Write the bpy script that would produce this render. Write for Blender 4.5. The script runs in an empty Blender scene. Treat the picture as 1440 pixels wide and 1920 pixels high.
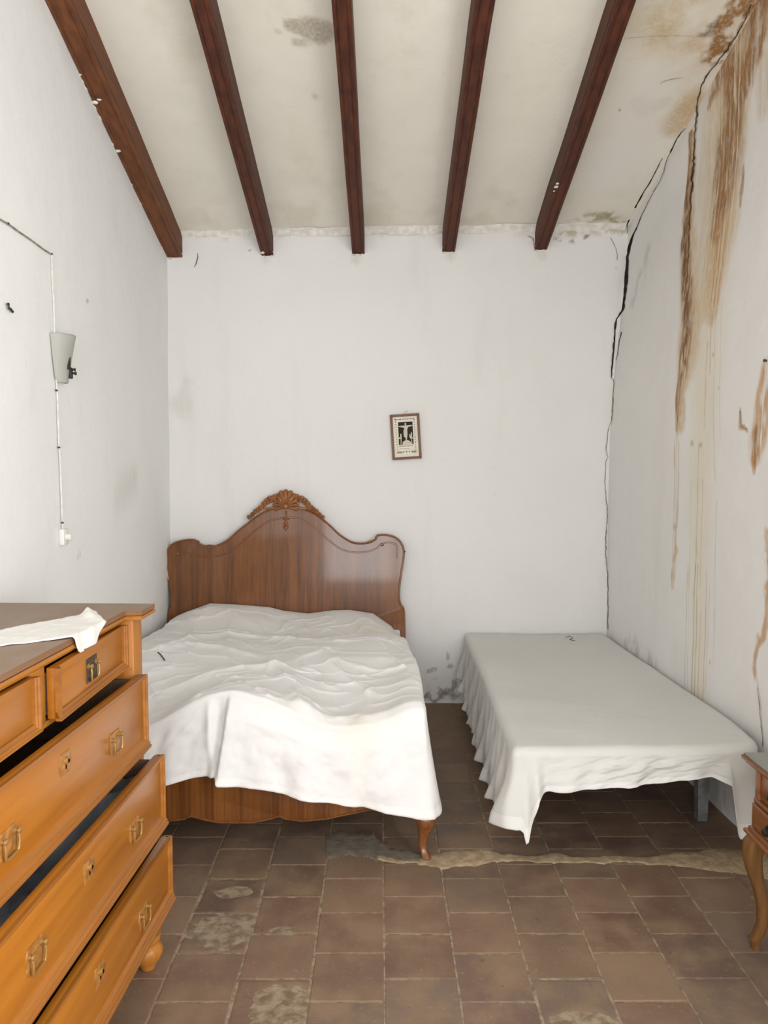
import bpy, bmesh, math, random
import numpy as np
from mathutils import Vector, Matrix
random.seed(7)
sc = bpy.context.scene
C = sc.collection

# ------------------------------------------------------------------ camera
F = 1442.0; H = 1.41
PITCH = math.atan(92 / F); YAW = math.atan(4 / F)
cam = bpy.data.cameras.new('camera'); camo = bpy.data.objects.new('camera', cam); C.objects.link(camo)
cam.sensor_fit = 'VERTICAL'; cam.sensor_height = 36.0; cam.lens = F / 1920 * 36.0
cam.clip_start = 0.05
camo.location = (0, 0, H); camo.rotation_euler = (math.pi / 2 - PITCH, 0, -YAW)
sc.camera = camo
FW = np.array([math.sin(YAW) * math.cos(PITCH), math.cos(YAW) * math.cos(PITCH), -math.sin(PITCH)])
RT = np.array([math.cos(YAW), -math.sin(YAW), 0.0]); UP = np.cross(RT, FW); CC = np.array([0, 0, H])

# ------------------------------------------------------------------ light and exposure
w = bpy.data.worlds.new('world'); sc.world = w; w.use_nodes = True
w.node_tree.nodes['Background'].inputs[0].default_value = (0.80, 0.88, 1.0, 1)
w.node_tree.nodes['Background'].inputs[1].default_value = 1.0
WIN = (-0.85, 1.25, 0.35, 2.45); REAR = -1.9        # window opening in the wall behind the camera: x0, x1, z0, z1
la = bpy.data.lights.new('window_daylight', 'AREA'); la.shape = 'RECTANGLE'
la.size = WIN[1] - WIN[0]; la.size_y = WIN[3] - WIN[2]; la.energy = 122; la.color = (0.985, 0.99, 1.0)
lo = bpy.data.objects.new('window_daylight', la); C.objects.link(lo)
lo.location = ((WIN[0] + WIN[1]) / 2, REAR - 0.1, (WIN[2] + WIN[3]) / 2); lo.rotation_euler = (math.pi / 2, 0, 0)
WSIDE = (-1.15, 0.60, 0.75, 2.45)                   # second window, in the right wall beside the camera: y0, y1, z0, z1
lb_ = bpy.data.lights.new('side_window_daylight', 'AREA'); lb_.shape = 'RECTANGLE'
lb_.size = WSIDE[1] - WSIDE[0]; lb_.size_y = WSIDE[3] - WSIDE[2]; lb_.energy = 125; lb_.color = (0.985, 0.99, 1.0)
lso = bpy.data.objects.new('side_window_daylight', lb_); C.objects.link(lso)
lso.location = (1.72, (WSIDE[0] + WSIDE[1]) / 2, (WSIDE[2] + WSIDE[3]) / 2); lso.rotation_euler = (math.pi / 2, 0, math.pi / 2)
sc.view_settings.view_transform = 'Standard'; sc.view_settings.look = 'None'
sc.view_settings.gamma = 1.0; sc.view_settings.use_curve_mapping = False
sc.view_settings.exposure = -0.06

# ------------------------------------------------------------------ geometry of the place
BACK = 4.446; LEFT = -1.225; SL = 0.326
def ceil_z(x, y): return 2.70 + 0.018 * (x + 1.2) + SL * (BACK - y)
def right_x(y, z):
    t = np.clip((np.asarray(z, float) - 1.45) / 1.4, 0, 1); return 1.312 + 0.045 * (BACK - y) + 0.085 * t * t * (3 - 2 * t)   # bulges outward near the top
def ray(x, y): return FW + RT * (x - 720) / F - UP * (y - 960) / F
def at_z(x, y, z): d = ray(x, y); return CC + d * ((z - H) / d[2])
def at_y(x, y, Y): d = ray(x, y); return CC + d * (Y / d[1])
def at_x(x, y, X): d = ray(x, y); return CC + d * (X / d[0])
def at_ceil(x, y):
    d = ray(x, y); n = np.array([-0.018, SL, 1.0]); k = 2.70 + 0.018 * 1.2 + SL * BACK
    return CC + d * ((k - CC @ n) / (d @ n))
def at_right(x, y):
    d = ray(x, y); p = CC + d * (1.36 / d[0])
    for _ in range(12): p = CC + d * (float(right_x(p[1], p[2])) / d[0])
    return p

# ------------------------------------------------------------------ numpy noise
def _hash(ix, iy, seed):
    h = (ix.astype(np.int64) * 374761393 + iy.astype(np.int64) * 668265263 + seed * 1442695041) & 0x7fffffff
    h = ((h ^ (h >> 13)) * 1274126177) & 0x7fffffff
    return ((h ^ (h >> 16)) & 0xffff) / 65535.0
def vnoise(x, y, seed=0):
    x = np.asarray(x, float); y = np.asarray(y, float)
    ix = np.floor(x); iy = np.floor(y); fx = x - ix; fy = y - iy
    fx = fx * fx * (3 - 2 * fx); fy = fy * fy * (3 - 2 * fy)
    a = _hash(ix, iy, seed); b = _hash(ix + 1, iy, seed); c = _hash(ix, iy + 1, seed); d = _hash(ix + 1, iy + 1, seed)
    return (a * (1 - fx) + b * fx) * (1 - fy) + (c * (1 - fx) + d * fx) * fy
def fbm(x, y, seed=0, n=4):
    s = 0; a = 0.5; t = 0
    for i in range(n):
        s = s + a * vnoise(np.asarray(x) * 2 ** i, np.asarray(y) * 2 ** i, seed + i * 17); t += a; a *= 0.5
    return s / t
def sstep(a, b, x):
    t = np.clip((x - a) / (b - a), 0, 1); return t * t * (3 - 2 * t)
def caps(u, v, pts):
    """soft mask (0..1) around a polyline of (u, v, radius)"""
    m = np.zeros_like(u)
    if len(pts) == 1: pts = [pts[0], pts[0]]
    for (u0, v0, r0), (u1, v1, r1) in zip(pts[:-1], pts[1:]):
        du, dv = u1 - u0, v1 - v0; L = du * du + dv * dv + 1e-12
        t = np.clip(((u - u0) * du + (v - v0) * dv) / L, 0, 1)
        d = np.hypot(u - u0 - t * du, v - v0 - t * dv) / (r0 + t * (r1 - r0))
        m = np.maximum(m, np.clip(1.0 - d, 0, 1))
    return m

# ------------------------------------------------------------------ object helpers
def link(o, parent=None):
    C.objects.link(o)
    if parent is not None: o.parent = parent
    return o
def tag(o, label=None, cat=None, group=None, kind=None):
    if label: o['label'] = label
    if cat: o['category'] = cat
    if group: o['group'] = group
    if kind: o['kind'] = kind
    return o
def empty(name, loc=(0, 0, 0), rz=0.0):
    o = bpy.data.objects.new(name, None); C.objects.link(o); o.location = loc; o.rotation_euler = (0, 0, rz)
    o.empty_display_size = 0.05
    return o
def mesh_obj(name, verts, faces, mat, parent=None, smooth=False, auto=None, label=None):
    me = bpy.data.meshes.new(name); me.from_pydata([tuple(map(float, v)) for v in verts], [], [tuple(map(int, f)) for f in faces])
    me.validate()
    bm = bmesh.new(); bm.from_mesh(me); bmesh.ops.recalc_face_normals(bm, faces=bm.faces); bm.to_mesh(me); bm.free()
    if mat: me.materials.append(mat)
    if smooth: me.polygons.foreach_set('use_smooth', [True] * len(me.polygons))
    if auto is not None:
        me.polygons.foreach_set('use_smooth', [True] * len(me.polygons)); me.set_sharp_from_angle(angle=math.radians(auto))
    o = link(bpy.data.objects.new(name, me), parent)
    if label: o['label'] = label
    return o

class MB:
    """collects boxes, prisms, lathes and tubes into one mesh"""
    def __init__(s): s.bm = bmesh.new()
    def _add(s, verts, faces):
        vs = [s.bm.verts.new(tuple(map(float, v))) for v in verts]
        for f in faces:
            try: s.bm.faces.new([vs[i] for i in f])
            except ValueError: pass
        return vs
    def box(s, x0, x1, y0, y1, z0, z1, bev=0.0):
        v = [(x, y, z) for x in (x0, x1) for y in (y0, y1) for z in (z0, z1)]
        f = [(0, 1, 3, 2), (4, 6, 7, 5), (0, 4, 5, 1), (2, 3, 7, 6), (0, 2, 6, 4), (1, 5, 7, 3)]
        vs = s._add(v, f)
        if bev > 0:
            es = list({e for q in vs for e in q.link_edges})
            bmesh.ops.bevel(s.bm, geom=es, offset=bev, segments=2, affect='EDGES', profile=0.5)
        return s
    def prism(s, pts, axis, a, b, bev=0.0):
        """pts: polygon in the two other axes (in xyz order), extruded along axis from a to b"""
        n = len(pts)
        def mk(p, t):
            if axis == 'x': return (t, p[0], p[1])
            if axis == 'y': return (p[0], t, p[1])
            return (p[0], p[1], t)
        v = [mk(p, a) for p in pts] + [mk(p, b) for p in pts]
        f = [tuple(range(n)), tuple(range(2 * n - 1, n - 1, -1))] + [(i, (i + 1) % n, n + (i + 1) % n, n + i) for i in range(n)]
        vs = s._add(v, f)
        if bev > 0:
            es = [e for e in {e for q in vs for e in q.link_edges} if (e.verts[0] in vs[:n]) == (e.verts[1] in vs[:n])]
            bmesh.ops.bevel(s.bm, geom=es, offset=bev, segments=2, affect='EDGES', profile=0.6)
        return s
    def lathe(s, prof, c=(0, 0, 0), axis='z', n=20):
        v = []; f = []
        for (r, h) in prof:
            for k in range(n):
                a = 2 * math.pi * k / n; p = (r * math.cos(a), r * math.sin(a), h)
                if axis == 'x': p = (p[2], p[0], p[1])
                if axis == 'y': p = (p[0], p[2], p[1])
                v.append((c[0] + p[0], c[1] + p[1], c[2] + p[2]))
        m = len(prof)
        for i in range(m - 1):
            for k in range(n): f.append((i * n + k, i * n + (k + 1) % n, (i + 1) * n + (k + 1) % n, (i + 1) * n + k))
        f.append(tuple(range(n))); f.append(tuple(range((m - 1) * n, m * n)))
        s._add(v, f); return s
    def tube(s, pts, rad, n=8, sq=1.0):
        """swept round tube; rad a number or a list"""
        P = [Vector(p) for p in pts]; m = len(P); R = rad if isinstance(rad, (list, tuple)) else [rad] * m
        v = []; f = []; prev = None
        for i in range(m):
            t = (P[min(i + 1, m - 1)] - P[max(i - 1, 0)]).normalized()
            a = Vector((0, 0, 1)) if prev is None else prev
            if prev is None and abs(t.z) > 0.9: a = Vector((1, 0, 0))
            x = (a - t * a.dot(t)).normalized(); prev = x; y = t.cross(x)
            for k in range(n):
                an = 2 * math.pi * k / n
                v.append(P[i] + (x * math.cos(an) + y * math.sin(an) * sq) * R[i])
        for i in range(m - 1):
            for k in range(n): f.append((i * n + k, i * n + (k + 1) % n, (i + 1) * n + (k + 1) % n, (i + 1) * n + k))
        f.append(tuple(range(n))); f.append(tuple(range((m - 1) * n, m * n)))
        s._add(v, f); return s
    def blob(s, c, r, n=10, m=6, rot=None):
        v = []; f = []
        for i in range(m + 1):
            th = math.pi * i / m
            for k in range(n):
                a = 2 * math.pi * k / n
                p = Vector((r[0] * math.sin(th) * math.cos(a), r[1] * math.sin(th) * math.sin(a), r[2] * math.cos(th)))
                if rot is not None: p = rot @ p
                v.append(Vector(c) + p)
        for i in range(m):
            for k in range(n): f.append((i * n + k, i * n + (k + 1) % n, (i + 1) * n + (k + 1) % n, (i + 1) * n + k))
        vs = s._add(v, f); bmesh.ops.remove_doubles(s.bm, verts=vs, dist=1e-6); return s
    def build(s, name, mat, parent=None, auto=35, label=None):
        bmesh.ops.recalc_face_normals(s.bm, faces=s.bm.faces)
        me = bpy.data.meshes.new(name); s.bm.to_mesh(me); s.bm.free(); me.materials.append(mat)
        if auto is not None:
            me.polygons.foreach_set('use_smooth', [True] * len(me.polygons)); me.set_sharp_from_angle(angle=math.radians(auto))
        o = link(bpy.data.objects.new(name, me), parent)
        if label: o['label'] = label
        return o

# ------------------------------------------------------------------ materials
class NT:
    def __init__(s, name):
        s.m = bpy.data.materials.new(name); s.m.use_nodes = True; s.t = s.m.node_tree; s.N = s.t.nodes; s.L = s.t.links
        s.b = s.N['Principled BSDF']
    def n(s, typ, **kw):
        o = s.N.new(typ)
        for k, v in kw.items():
            if k in ('operation', 'blend_type', 'data_type', 'attribute_name', 'noise_dimensions', 'feature', 'interpolation_type', 'distance', 'clamp'): setattr(o, k, v)
            else: o.inputs[k].default_value = v
        return o
    def link(s, a, b): s.L.new(a, b)
    def noise(s, vec, scale, detail=4, rough=0.55, dist=0.0):
        o = s.n('ShaderNodeTexNoise', Scale=scale, Detail=detail, Roughness=rough, Distortion=dist); s.link(vec, o.inputs['Vector']); return o.outputs['Fac']
    def mapping(s, vec, scale=(1, 1, 1), loc=(0, 0, 0)):
        o = s.n('ShaderNodeMapping'); o.inputs['Scale'].default_value = scale; o.inputs['Location'].default_value = loc
        s.link(vec, o.inputs['Vector']); return o.outputs[0]
    def rng(s, fac, a, b, c=0.0, d=1.0, smooth=True):
        o = s.N.new('ShaderNodeMapRange'); o.interpolation_type = 'SMOOTHSTEP' if smooth else 'LINEAR'
        for i, v in zip((1, 2, 3, 4), (a, b, c, d)): o.inputs[i].default_value = v
        s.link(fac, o.inputs[0]); return o.outputs[0]
    def mix(s, fac, a, b, mode='MIX'):
        o = s.N.new('ShaderNodeMix'); o.data_type = 'RGBA'; o.blend_type = mode
        for sock, v in ((o.inputs[0], fac), (o.inputs[6], a), (o.inputs[7], b)):
            if hasattr(v, 'is_output'): s.link(v, sock)
            elif isinstance(v, (tuple, list)): sock.default_value = (*v, 1.0) if len(v) == 3 else v
            else: sock.default_value = v
        return o.outputs[2]
    def math(s, op, a, b=None):
        o = s.N.new('ShaderNodeMath'); o.operation = op
        for i, v in enumerate((a, b)):
            if v is None: continue
            if hasattr(v, 'is_output'): s.link(v, o.inputs[i])
            else: o.inputs[i].default_value = v
        return o.outputs[0]
    def bump(s, h, strength, dist=0.01):
        o = s.n('ShaderNodeBump', Strength=strength, Distance=dist); s.link(h, o.inputs['Height']); s.link(o.outputs[0], s.b.inputs['Normal'])
    def out(s, col, rough, spec=None, coat=None, metal=None):
        for k, v in (('Base Color', col), ('Roughness', rough)):
            if hasattr(v, 'is_output'): s.link(v, s.b.inputs[k])
            elif isinstance(v, (tuple, list)): s.b.inputs[k].default_value = (*v, 1.0)
            else: s.b.inputs[k].default_value = v
        if spec is not None: s.b.inputs['Specular IOR Level'].default_value = spec
        if coat is not None: s.b.inputs['Coat Weight'].default_value = coat[0]; s.b.inputs['Coat Roughness'].default_value = coat[1]
        if metal is not None: s.b.inputs['Metallic'].default_value = metal
        return s.m

def plain(name, col, rough=0.6, spec=None, metal=None, var=0.0, scale=30.0):
    t = NT(name)
    if var:
        tc = t.n('ShaderNodeTexCoord').outputs['Object']
        f = t.noise(tc, scale); c = t.mix(t.rng(f, 0.35, 0.65), tuple(v * (1 - var) for v in col), tuple(min(1, v * (1 + var)) for v in col))
        return t.out(c, rough, spec, None, metal)
    return t.out(col, rough, spec, None, metal)

def plaster(name, base, alt, dirt=(0.50, 0.47, 0.40), dirt_amt=0.18):
    t = NT(name); geo = t.n('ShaderNodeNewGeometry').outputs['Position']
    big = t.noise(geo, 0.9, 3); c = t.mix(t.rng(big, 0.3, 0.7), base, alt)
    st = t.noise(t.mapping(geo, (3.2, 3.2, 0.55)), 1.3, 5, 0.6)
    c = t.mix(t.math('MULTIPLY', t.rng(st, 0.52, 0.78), dirt_amt), c, dirt)
    fine = t.noise(geo, 22, 5, 0.6)
    c = t.mix(t.math('MULTIPLY', t.rng(fine, 0.58, 0.8), 0.10), c, dirt)
    at = t.n('ShaderNodeAttribute', attribute_name='stain')   # every plaster mesh carries it
    br = t.noise(t.mapping(geo, (60, 60, 14)), 1.0, 5, 0.65)
    a = t.math('MULTIPLY', at.outputs['Alpha'], t.rng(br, 0.25, 0.62, 0.55, 1.12))
    a = t.math('MINIMUM', a, 1.0)
    c = t.mix(a, c, at.outputs['Color'])
    h = t.math('ADD', t.math('MULTIPLY', t.noise(geo, 6, 4), 1.0), t.math('MULTIPLY', fine, 0.22))
    h = t.math('ADD', h, t.math('MULTIPLY', a, -0.08))
    t.bump(h, 0.20, 0.02)
    return t.out(c, 0.93, 0.15)

def wood(name, dark, light, grain='z', freq=55.0, stretch=0.035, rough=0.35, coat=None, strips=0.0, mirror=None, wear=0.0, bump=0.08, dust=0.0, dustcol=(0.35, 0.30, 0.24), wave=0.0):
    t = NT(name); tc = t.n('ShaderNodeTexCoord').outputs['Object']; v = tc
    if mirror is not None:
        sp = t.n('ShaderNodeSeparateXYZ'); t.link(tc, sp.inputs[0]); cb = t.n('ShaderNodeCombineXYZ')
        t.link(t.math('ABSOLUTE', t.math('SUBTRACT', sp.outputs[0], mirror)), cb.inputs[0]); t.link(sp.outputs[1], cb.inputs[1]); t.link(sp.outputs[2], cb.inputs[2]); v = cb.outputs[0]
    s = {'x': (stretch, 1, 1), 'y': (1, stretch, 1), 'z': (1, 1, stretch)}[grain]
    g = t.noise(t.mapping(v, tuple(k * freq for k in s)), 1.0, 6, 0.6, 0.3)
    c = t.mix(t.rng(g, 0.3, 0.7), dark, light)
    s2 = {'x': (0.0, 1, 1), 'y': (1, 0.0, 1), 'z': (1, 1, 0.0)}[grain]
    if strips:
        w2 = t.noise(t.mapping(v, tuple(k * 17.0 for k in s2)), 1.0, 1, 0.4)
        c = t.mix(t.math('MULTIPLY', t.rng(w2, 0.42, 0.62), strips), c, tuple(min(1, k * 1.55) for k in light))
        c = t.mix(t.math('MULTIPLY', t.rng(w2, 0.50, 0.32), strips), c, tuple(k * 0.55 for k in dark))
    big = t.noise(tc, 3.5, 3); c = t.mix(t.math('MULTIPLY', t.rng(big, 0.4, 0.7), 0.25), c, dark)
    ro = t.rng(g, 0.3, 0.7, rough * 0.9, rough * 1.15)
    if wear:
        wn = t.noise(tc, 38, 6, 0.7); c = t.mix(t.math('MULTIPLY', t.rng(wn, 0.66, 0.74), wear), c, (0.12, 0.07, 0.04))
    if dust:
        sn = t.n('ShaderNodeSeparateXYZ'); ge = t.n('ShaderNodeNewGeometry'); t.link(ge.outputs['Normal'], sn.inputs[0])
        dn = t.noise(tc, 12, 4); up = t.rng(sn.outputs[2], 0.7, 0.95)
        k = t.math('MULTIPLY', t.math('MULTIPLY', up, dust), t.rng(dn, 0.2, 0.7, 0.55, 1.0)); c = t.mix(k, c, dustcol)
        ro = t.math('ADD', ro, t.math('MULTIPLY', k, 0.25))
    h = g
    if wave: h = t.math('ADD', g, t.math('MULTIPLY', t.noise(tc, 5.0, 2), wave))
    t.bump(h, bump, 0.004 if not wave else 0.01)
    return t.out(c, ro, 0.35, coat)

M = {}
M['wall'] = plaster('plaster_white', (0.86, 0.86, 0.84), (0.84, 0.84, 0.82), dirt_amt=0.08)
M['wall_back'] = plaster('plaster_back', (0.80, 0.785, 0.765), (0.765, 0.755, 0.735), dirt_amt=0.14)
M['wall_right'] = plaster('plaster_right', (0.81, 0.795, 0.765), (0.785, 0.775, 0.755), dirt_amt=0.10)
M['ceiling'] = plaster('plaster_ceiling', (0.82, 0.785, 0.695), (0.775, 0.74, 0.645), (0.46, 0.40, 0.29), 0.22)
M['crack_pale'] = plain('crack_ochre', (0.46, 0.37, 0.25), 0.95, 0.0, var=0.3)
M['crack_mid'] = plain('crack_earth', (0.10, 0.068, 0.042), 0.95, 0.0, var=0.5)
M['crack'] = plain('crack_dark', (0.035, 0.028, 0.022), 0.95, 0.0, var=0.4)
M['crack_thin'] = plain('crack_brown', (0.26, 0.21, 0.155), 0.95, 0.0, var=0.4)
M['chip'] = plain('plaster_chip', (0.80, 0.77, 0.70), 0.9, 0.1, var=0.1)
M['beam'] = wood('beam_wood', (0.050, 0.013, 0.006), (0.115, 0.032, 0.013), 'y', 40, 0.03, 0.6, bump=0.15)
M['beam_light'] = wood('beam_wood_light', (0.105, 0.033, 0.011), (0.195, 0.068, 0.022), 'y', 40, 0.03, 0.6, bump=0.15)
M['veneer'] = wood('bed_veneer', (0.104, 0.032, 0.006), (0.200, 0.072, 0.016), 'z', 90, 0.02, 0.38, (0.55, 0.08), strips=0.28, mirror=-0.54, bump=0.03, wave=1.2)
M['bedwood'] = wood('bed_wood', (0.145, 0.046, 0.012), (0.24, 0.088, 0.024), 'z', 70, 0.03, 0.32, (0.5, 0.15))
M['carved'] = wood('carved_wood', (0.17, 0.060, 0.016), (0.33, 0.125, 0.036), 'z', 60, 0.1, 0.35, (0.4, 0.2))
M['dresser'] = wood('dresser_varnish', (0.34, 0.114, 0.010), (0.43, 0.158, 0.016), 'y', 26, 0.05, 0.36, (0.25, 0.2), wear=0.10, bump=0.03)
M['dresser_rail'] = wood('dresser_rail', (0.37, 0.135, 0.016), (0.47, 0.185, 0.028), 'y', 26, 0.05, 0.36, wear=0.3, bump=0.05)
M['dresser_mould'] = wood('dresser_moulding', (0.27, 0.096, 0.014), (0.38, 0.145, 0.026), 'y', 30, 0.06, 0.36, wear=0.45, bump=0.06)
M['dresser_post'] = wood('dresser_post', (0.36, 0.13, 0.018), (0.46, 0.18, 0.030), 'z', 30, 0.06, 0.36, wear=0.5, bump=0.05)
M['dresser_top'] = wood('dresser_top', (0.20, 0.095, 0.045), (0.27, 0.135, 0.065), 'y', 30, 0.04, 0.42, dust=0.55, bump=0.04)
M['drawer_in'] = wood('drawer_inside', (0.10, 0.055, 0.028), (0.17, 0.095, 0.05), 'y', 30, 0.05, 0.8)
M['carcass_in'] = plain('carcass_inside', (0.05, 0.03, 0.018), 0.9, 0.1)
M['brass'] = NT('aged_brass').out((0.42, 0.24, 0.075), 0.45, metal=0.6)
M['plate'] = plain('painted_plate', (0.36, 0.155, 0.035), 0.40, 0.5, var=0.25, scale=60)
M['plate_dark'] = plain('dark_plate', (0.085, 0.062, 0.040), 0.5, 0.4, metal=0.5, var=0.4, scale=120)
M['hole'] = plain('keyhole_black', (0.012, 0.009, 0.007), 0.9, 0.0)
M['night'] = wood('nightstand_wood', (0.17, 0.055, 0.014), (0.30, 0.115, 0.033), 'y', 45, 0.05, 0.38, (0.3, 0.2), bump=0.06)
M['night_leg'] = wood('nightstand_leg', (0.13, 0.060, 0.017), (0.21, 0.100, 0.030), 'z', 45, 0.06, 0.42, bump=0.06)
M['knob'] = plain('dark_bronze', (0.045, 0.035, 0.028), 0.4, 0.5, 0.6)
M['grey_paint'] = plain('grey_painted_wood', (0.16, 0.165, 0.16), 0.7, 0.3, var=0.25, scale=25)
M['wire'] = plain('white_cable', (0.74, 0.72, 0.67), 0.6, 0.3, var=0.1)
M['wire_old'] = plain('old_cable', (0.33, 0.27, 0.22), 0.8, 0.2, var=0.35, scale=25)
M['plastic'] = plain('white_plastic', (0.80, 0.785, 0.74), 0.4, 0.4)
M['nail'] = plain('dark_nail', (0.05, 0.045, 0.04), 0.5, 0.4, 0.6)
M['paper'] = plain('aged_paper', (0.76, 0.71, 0.60), 0.8, 0.2, var=0.06)
M['ink'] = plain('print_black', (0.025, 0.022, 0.017), 0.7, 0.2, var=0.4, scale=300)
M['ink_soft'] = plain('print_grey', (0.17, 0.14, 0.10), 0.8, 0.2, var=0.3, scale=400)
M['figure'] = plain('print_light', (0.60, 0.55, 0.44), 0.8, 0.2, var=0.25, scale=350)
M['frame'] = wood('frame_wood', (0.11, 0.040, 0.018), (0.20, 0.085, 0.035), 'z', 160, 0.06, 0.4)
M['steel'] = plain('hook_steel', (0.35, 0.34, 0.33), 0.35, 0.5, 0.9)
M['mortar'] = None

def cloth_mat(name, col, col2, stained=False):
    t = NT(name); tc = t.n('ShaderNodeTexCoord').outputs['Object']
    c = t.mix(t.rng(t.noise(tc, 2.2, 4), 0.35, 0.65), col, col2)
    if stained:
        at = t.n('ShaderNodeAttribute', attribute_name='stain')
        c = t.mix(at.outputs['Alpha'], c, at.outputs['Color'])
    weave = t.noise(tc, 900, 2); cr = t.noise(t.mapping(tc, (1, 1.6, 1)), 14, 5, 0.62, 0.6)
    t.bump(t.math('ADD', t.math('MULTIPLY', cr, 1.0), t.math('MULTIPLY', weave, 0.03)), 0.16, 0.012)
    t.b.inputs['Sheen Weight'].default_value = 0.15
    return t.out(c, 0.9, 0.1)
M['sheet'] = cloth_mat('white_sheet', (0.775, 0.765, 0.745), (0.745, 0.735, 0.715), True)
M['sheet_hem'] = cloth_mat('white_sheet_hem', (0.83, 0.81, 0.775), (0.80, 0.78, 0.75))
M['sheet2'] = cloth_mat('cover_sheet', (0.655, 0.65, 0.615), (0.625, 0.62, 0.585))
M['sheet2_hem'] = cloth_mat('cover_sheet_hem', (0.74, 0.73, 0.70), (0.70, 0.69, 0.66))
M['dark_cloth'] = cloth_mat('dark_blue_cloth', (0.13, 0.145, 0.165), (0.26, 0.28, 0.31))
def lace():
    t = NT('white_lace'); tc = t.n('ShaderNodeTexCoord').outputs['Object']
    t.bump(t.noise(tc, 320, 2), 0.5, 0.003); return t.out((0.84, 0.82, 0.78), 0.9, 0.1)
M['lace'] = lace()
def frosted():
    t = NT('frosted_glass'); t.b.inputs['Transmission Weight'].default_value = 0.35; t.b.inputs['IOR'].default_value = 1.3
    tc = t.n('ShaderNodeTexCoord').outputs['Object']; t.bump(t.noise(tc, 45, 4), 0.2, 0.004)
    return t.out((0.60, 0.60, 0.55), 0.5, 0.4)
M['frosted'] = frosted()
def glasstop():
    t = NT('table_glass'); t.b.inputs['Transmission Weight'].default_value = 0.45; t.b.inputs['IOR'].default_value = 1.4
    return t.out((0.40, 0.40, 0.34), 0.22, 0.5)
M['glass'] = glasstop()

def tile_mat(name, worn=False):
    t = NT(name); geo = t.n('ShaderNodeNewGeometry').outputs['Position']; oi = t.n('ShaderNodeObjectInfo')
    c = oi.outputs['Color']
    a = t.noise(geo, 7, 5, 0.6); c = t.mix(t.rng(a, 0.35, 0.7), c, (0.25, 0.168, 0.105))
    b = t.noise(geo, 2.3, 4); c = t.mix(t.math('MULTIPLY', t.rng(b, 0.45, 0.72), 0.45), c, (0.098, 0.066, 0.054))
    d = t.noise(geo, 60, 5, 0.7); c = t.mix(t.math('MULTIPLY', t.rng(d, 0.57, 0.72), 0.5), c, (0.36, 0.28, 0.19))
    e = t.noise(geo, 26, 4, 0.6); c = t.mix(t.math('MULTIPLY', t.rng(e, 0.36, 0.24), 0.55), c, (0.055, 0.038, 0.032))
    h = t.math('ADD', t.math('MULTIPLY', a, 1.0), t.math('MULTIPLY', d, 0.25))
    if worn:
        at = t.n('ShaderNodeAttribute', attribute_name='worn').outputs['Fac']
        m = t.rng(t.math('ADD', at, t.math('MULTIPLY', t.math('SUBTRACT', t.noise(geo, 45, 5, 0.6), 0.5), 0.9)), 0.42, 0.58)
        cc = t.mix(t.rng(t.noise(geo, 34, 5), 0.35, 0.65), (0.235, 0.185, 0.125), (0.37, 0.31, 0.215))
        c = t.mix(m, c, cc); h = t.math('ADD', h, t.math('MULTIPLY', t.noise(geo, 50, 5), t.math('MULTIPLY', m, 2.0)))
    t.bump(h, 0.35, 0.006)
    return t.out(c, t.rng(a, 0.3, 0.7, 0.50, 0.72), 0.35)
M['tile'] = tile_mat('clay_tile'); M['tile_worn'] = tile_mat('clay_tile_worn', True)
def grout_mat(name, c1, c2):
    t = NT(name); geo = t.n('ShaderNodeNewGeometry').outputs['Position']
    a = t.noise(geo, 30, 5); t.bump(t.noise(geo, 70, 5), 0.5, 0.005)
    return t.out(t.mix(t.rng(a, 0.35, 0.65), c1, c2), 0.9, 0.15)
M['grout'] = grout_mat('floor_grout', (0.19, 0.135, 0.09), (0.34, 0.27, 0.185))
M['mortar'] = grout_mat('sandy_mortar', (0.34, 0.25, 0.155), (0.48, 0.37, 0.235))
M['mortar_grey'] = grout_mat('grey_mortar', (0.17, 0.145, 0.108), (0.23, 0.195, 0.145))

# ================================================================== STRUCTURE
def grid_mesh(name, P, mat, kind='structure', stain=None, smooth=True):
    """P: (n, m, 3) array"""
    n, m, _ = P.shape
    idx = np.arange(n * m).reshape(n, m)
    q = np.stack([idx[:-1, :-1], idx[1:, :-1], idx[1:, 1:], idx[:-1, 1:]], -1).reshape(-1, 4)
    me = bpy.data.meshes.new(name)
    me.vertices.add(n * m); me.vertices.foreach_set('co', P.reshape(-1).astype(np.float32))
    me.loops.add(len(q) * 4); me.loops.foreach_set('vertex_index', q.reshape(-1).astype(np.int32))
    me.polygons.add(len(q)); me.polygons.foreach_set('loop_start', (np.arange(len(q)) * 4).astype(np.int32))
    me.update(calc_edges=True); me.validate()
    me.polygons.foreach_set('use_smooth', [smooth] * len(me.polygons))
    me.materials.append(mat)
    if stain is not None:
        at = me.attributes.new('stain', 'FLOAT_COLOR', 'POINT'); at.data.foreach_set('color', stain.reshape(-1).astype(np.float32))
    o = bpy.data.objects.new(name, me); C.objects.link(o)
    if kind: o['kind'] = kind
    return o

class Stain:
    def __init__(s, shape): s.c = np.zeros(shape + (3,)); s.a = np.zeros(shape)
    def add(s, col, m):
        m = np.clip(m, 0, 1); na = m + s.a * (1 - m); k = np.where(na > 1e-6, m / np.maximum(na, 1e-6), 0)[..., None]
        s.c = s.c * (1 - k) + np.array(col) * k; s.a = na
    def arr(s): return np.concatenate([s.c, s.a[..., None]], -1)

RUST = (0.345, 0.185, 0.075); RUSTD = (0.19, 0.10, 0.05); TAN = (0.62, 0.47, 0.29); PALE = (0.77, 0.71, 0.57); ORANGE = (0.52, 0.29, 0.115); DIRT = (0.30, 0.27, 0.22)

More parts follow.
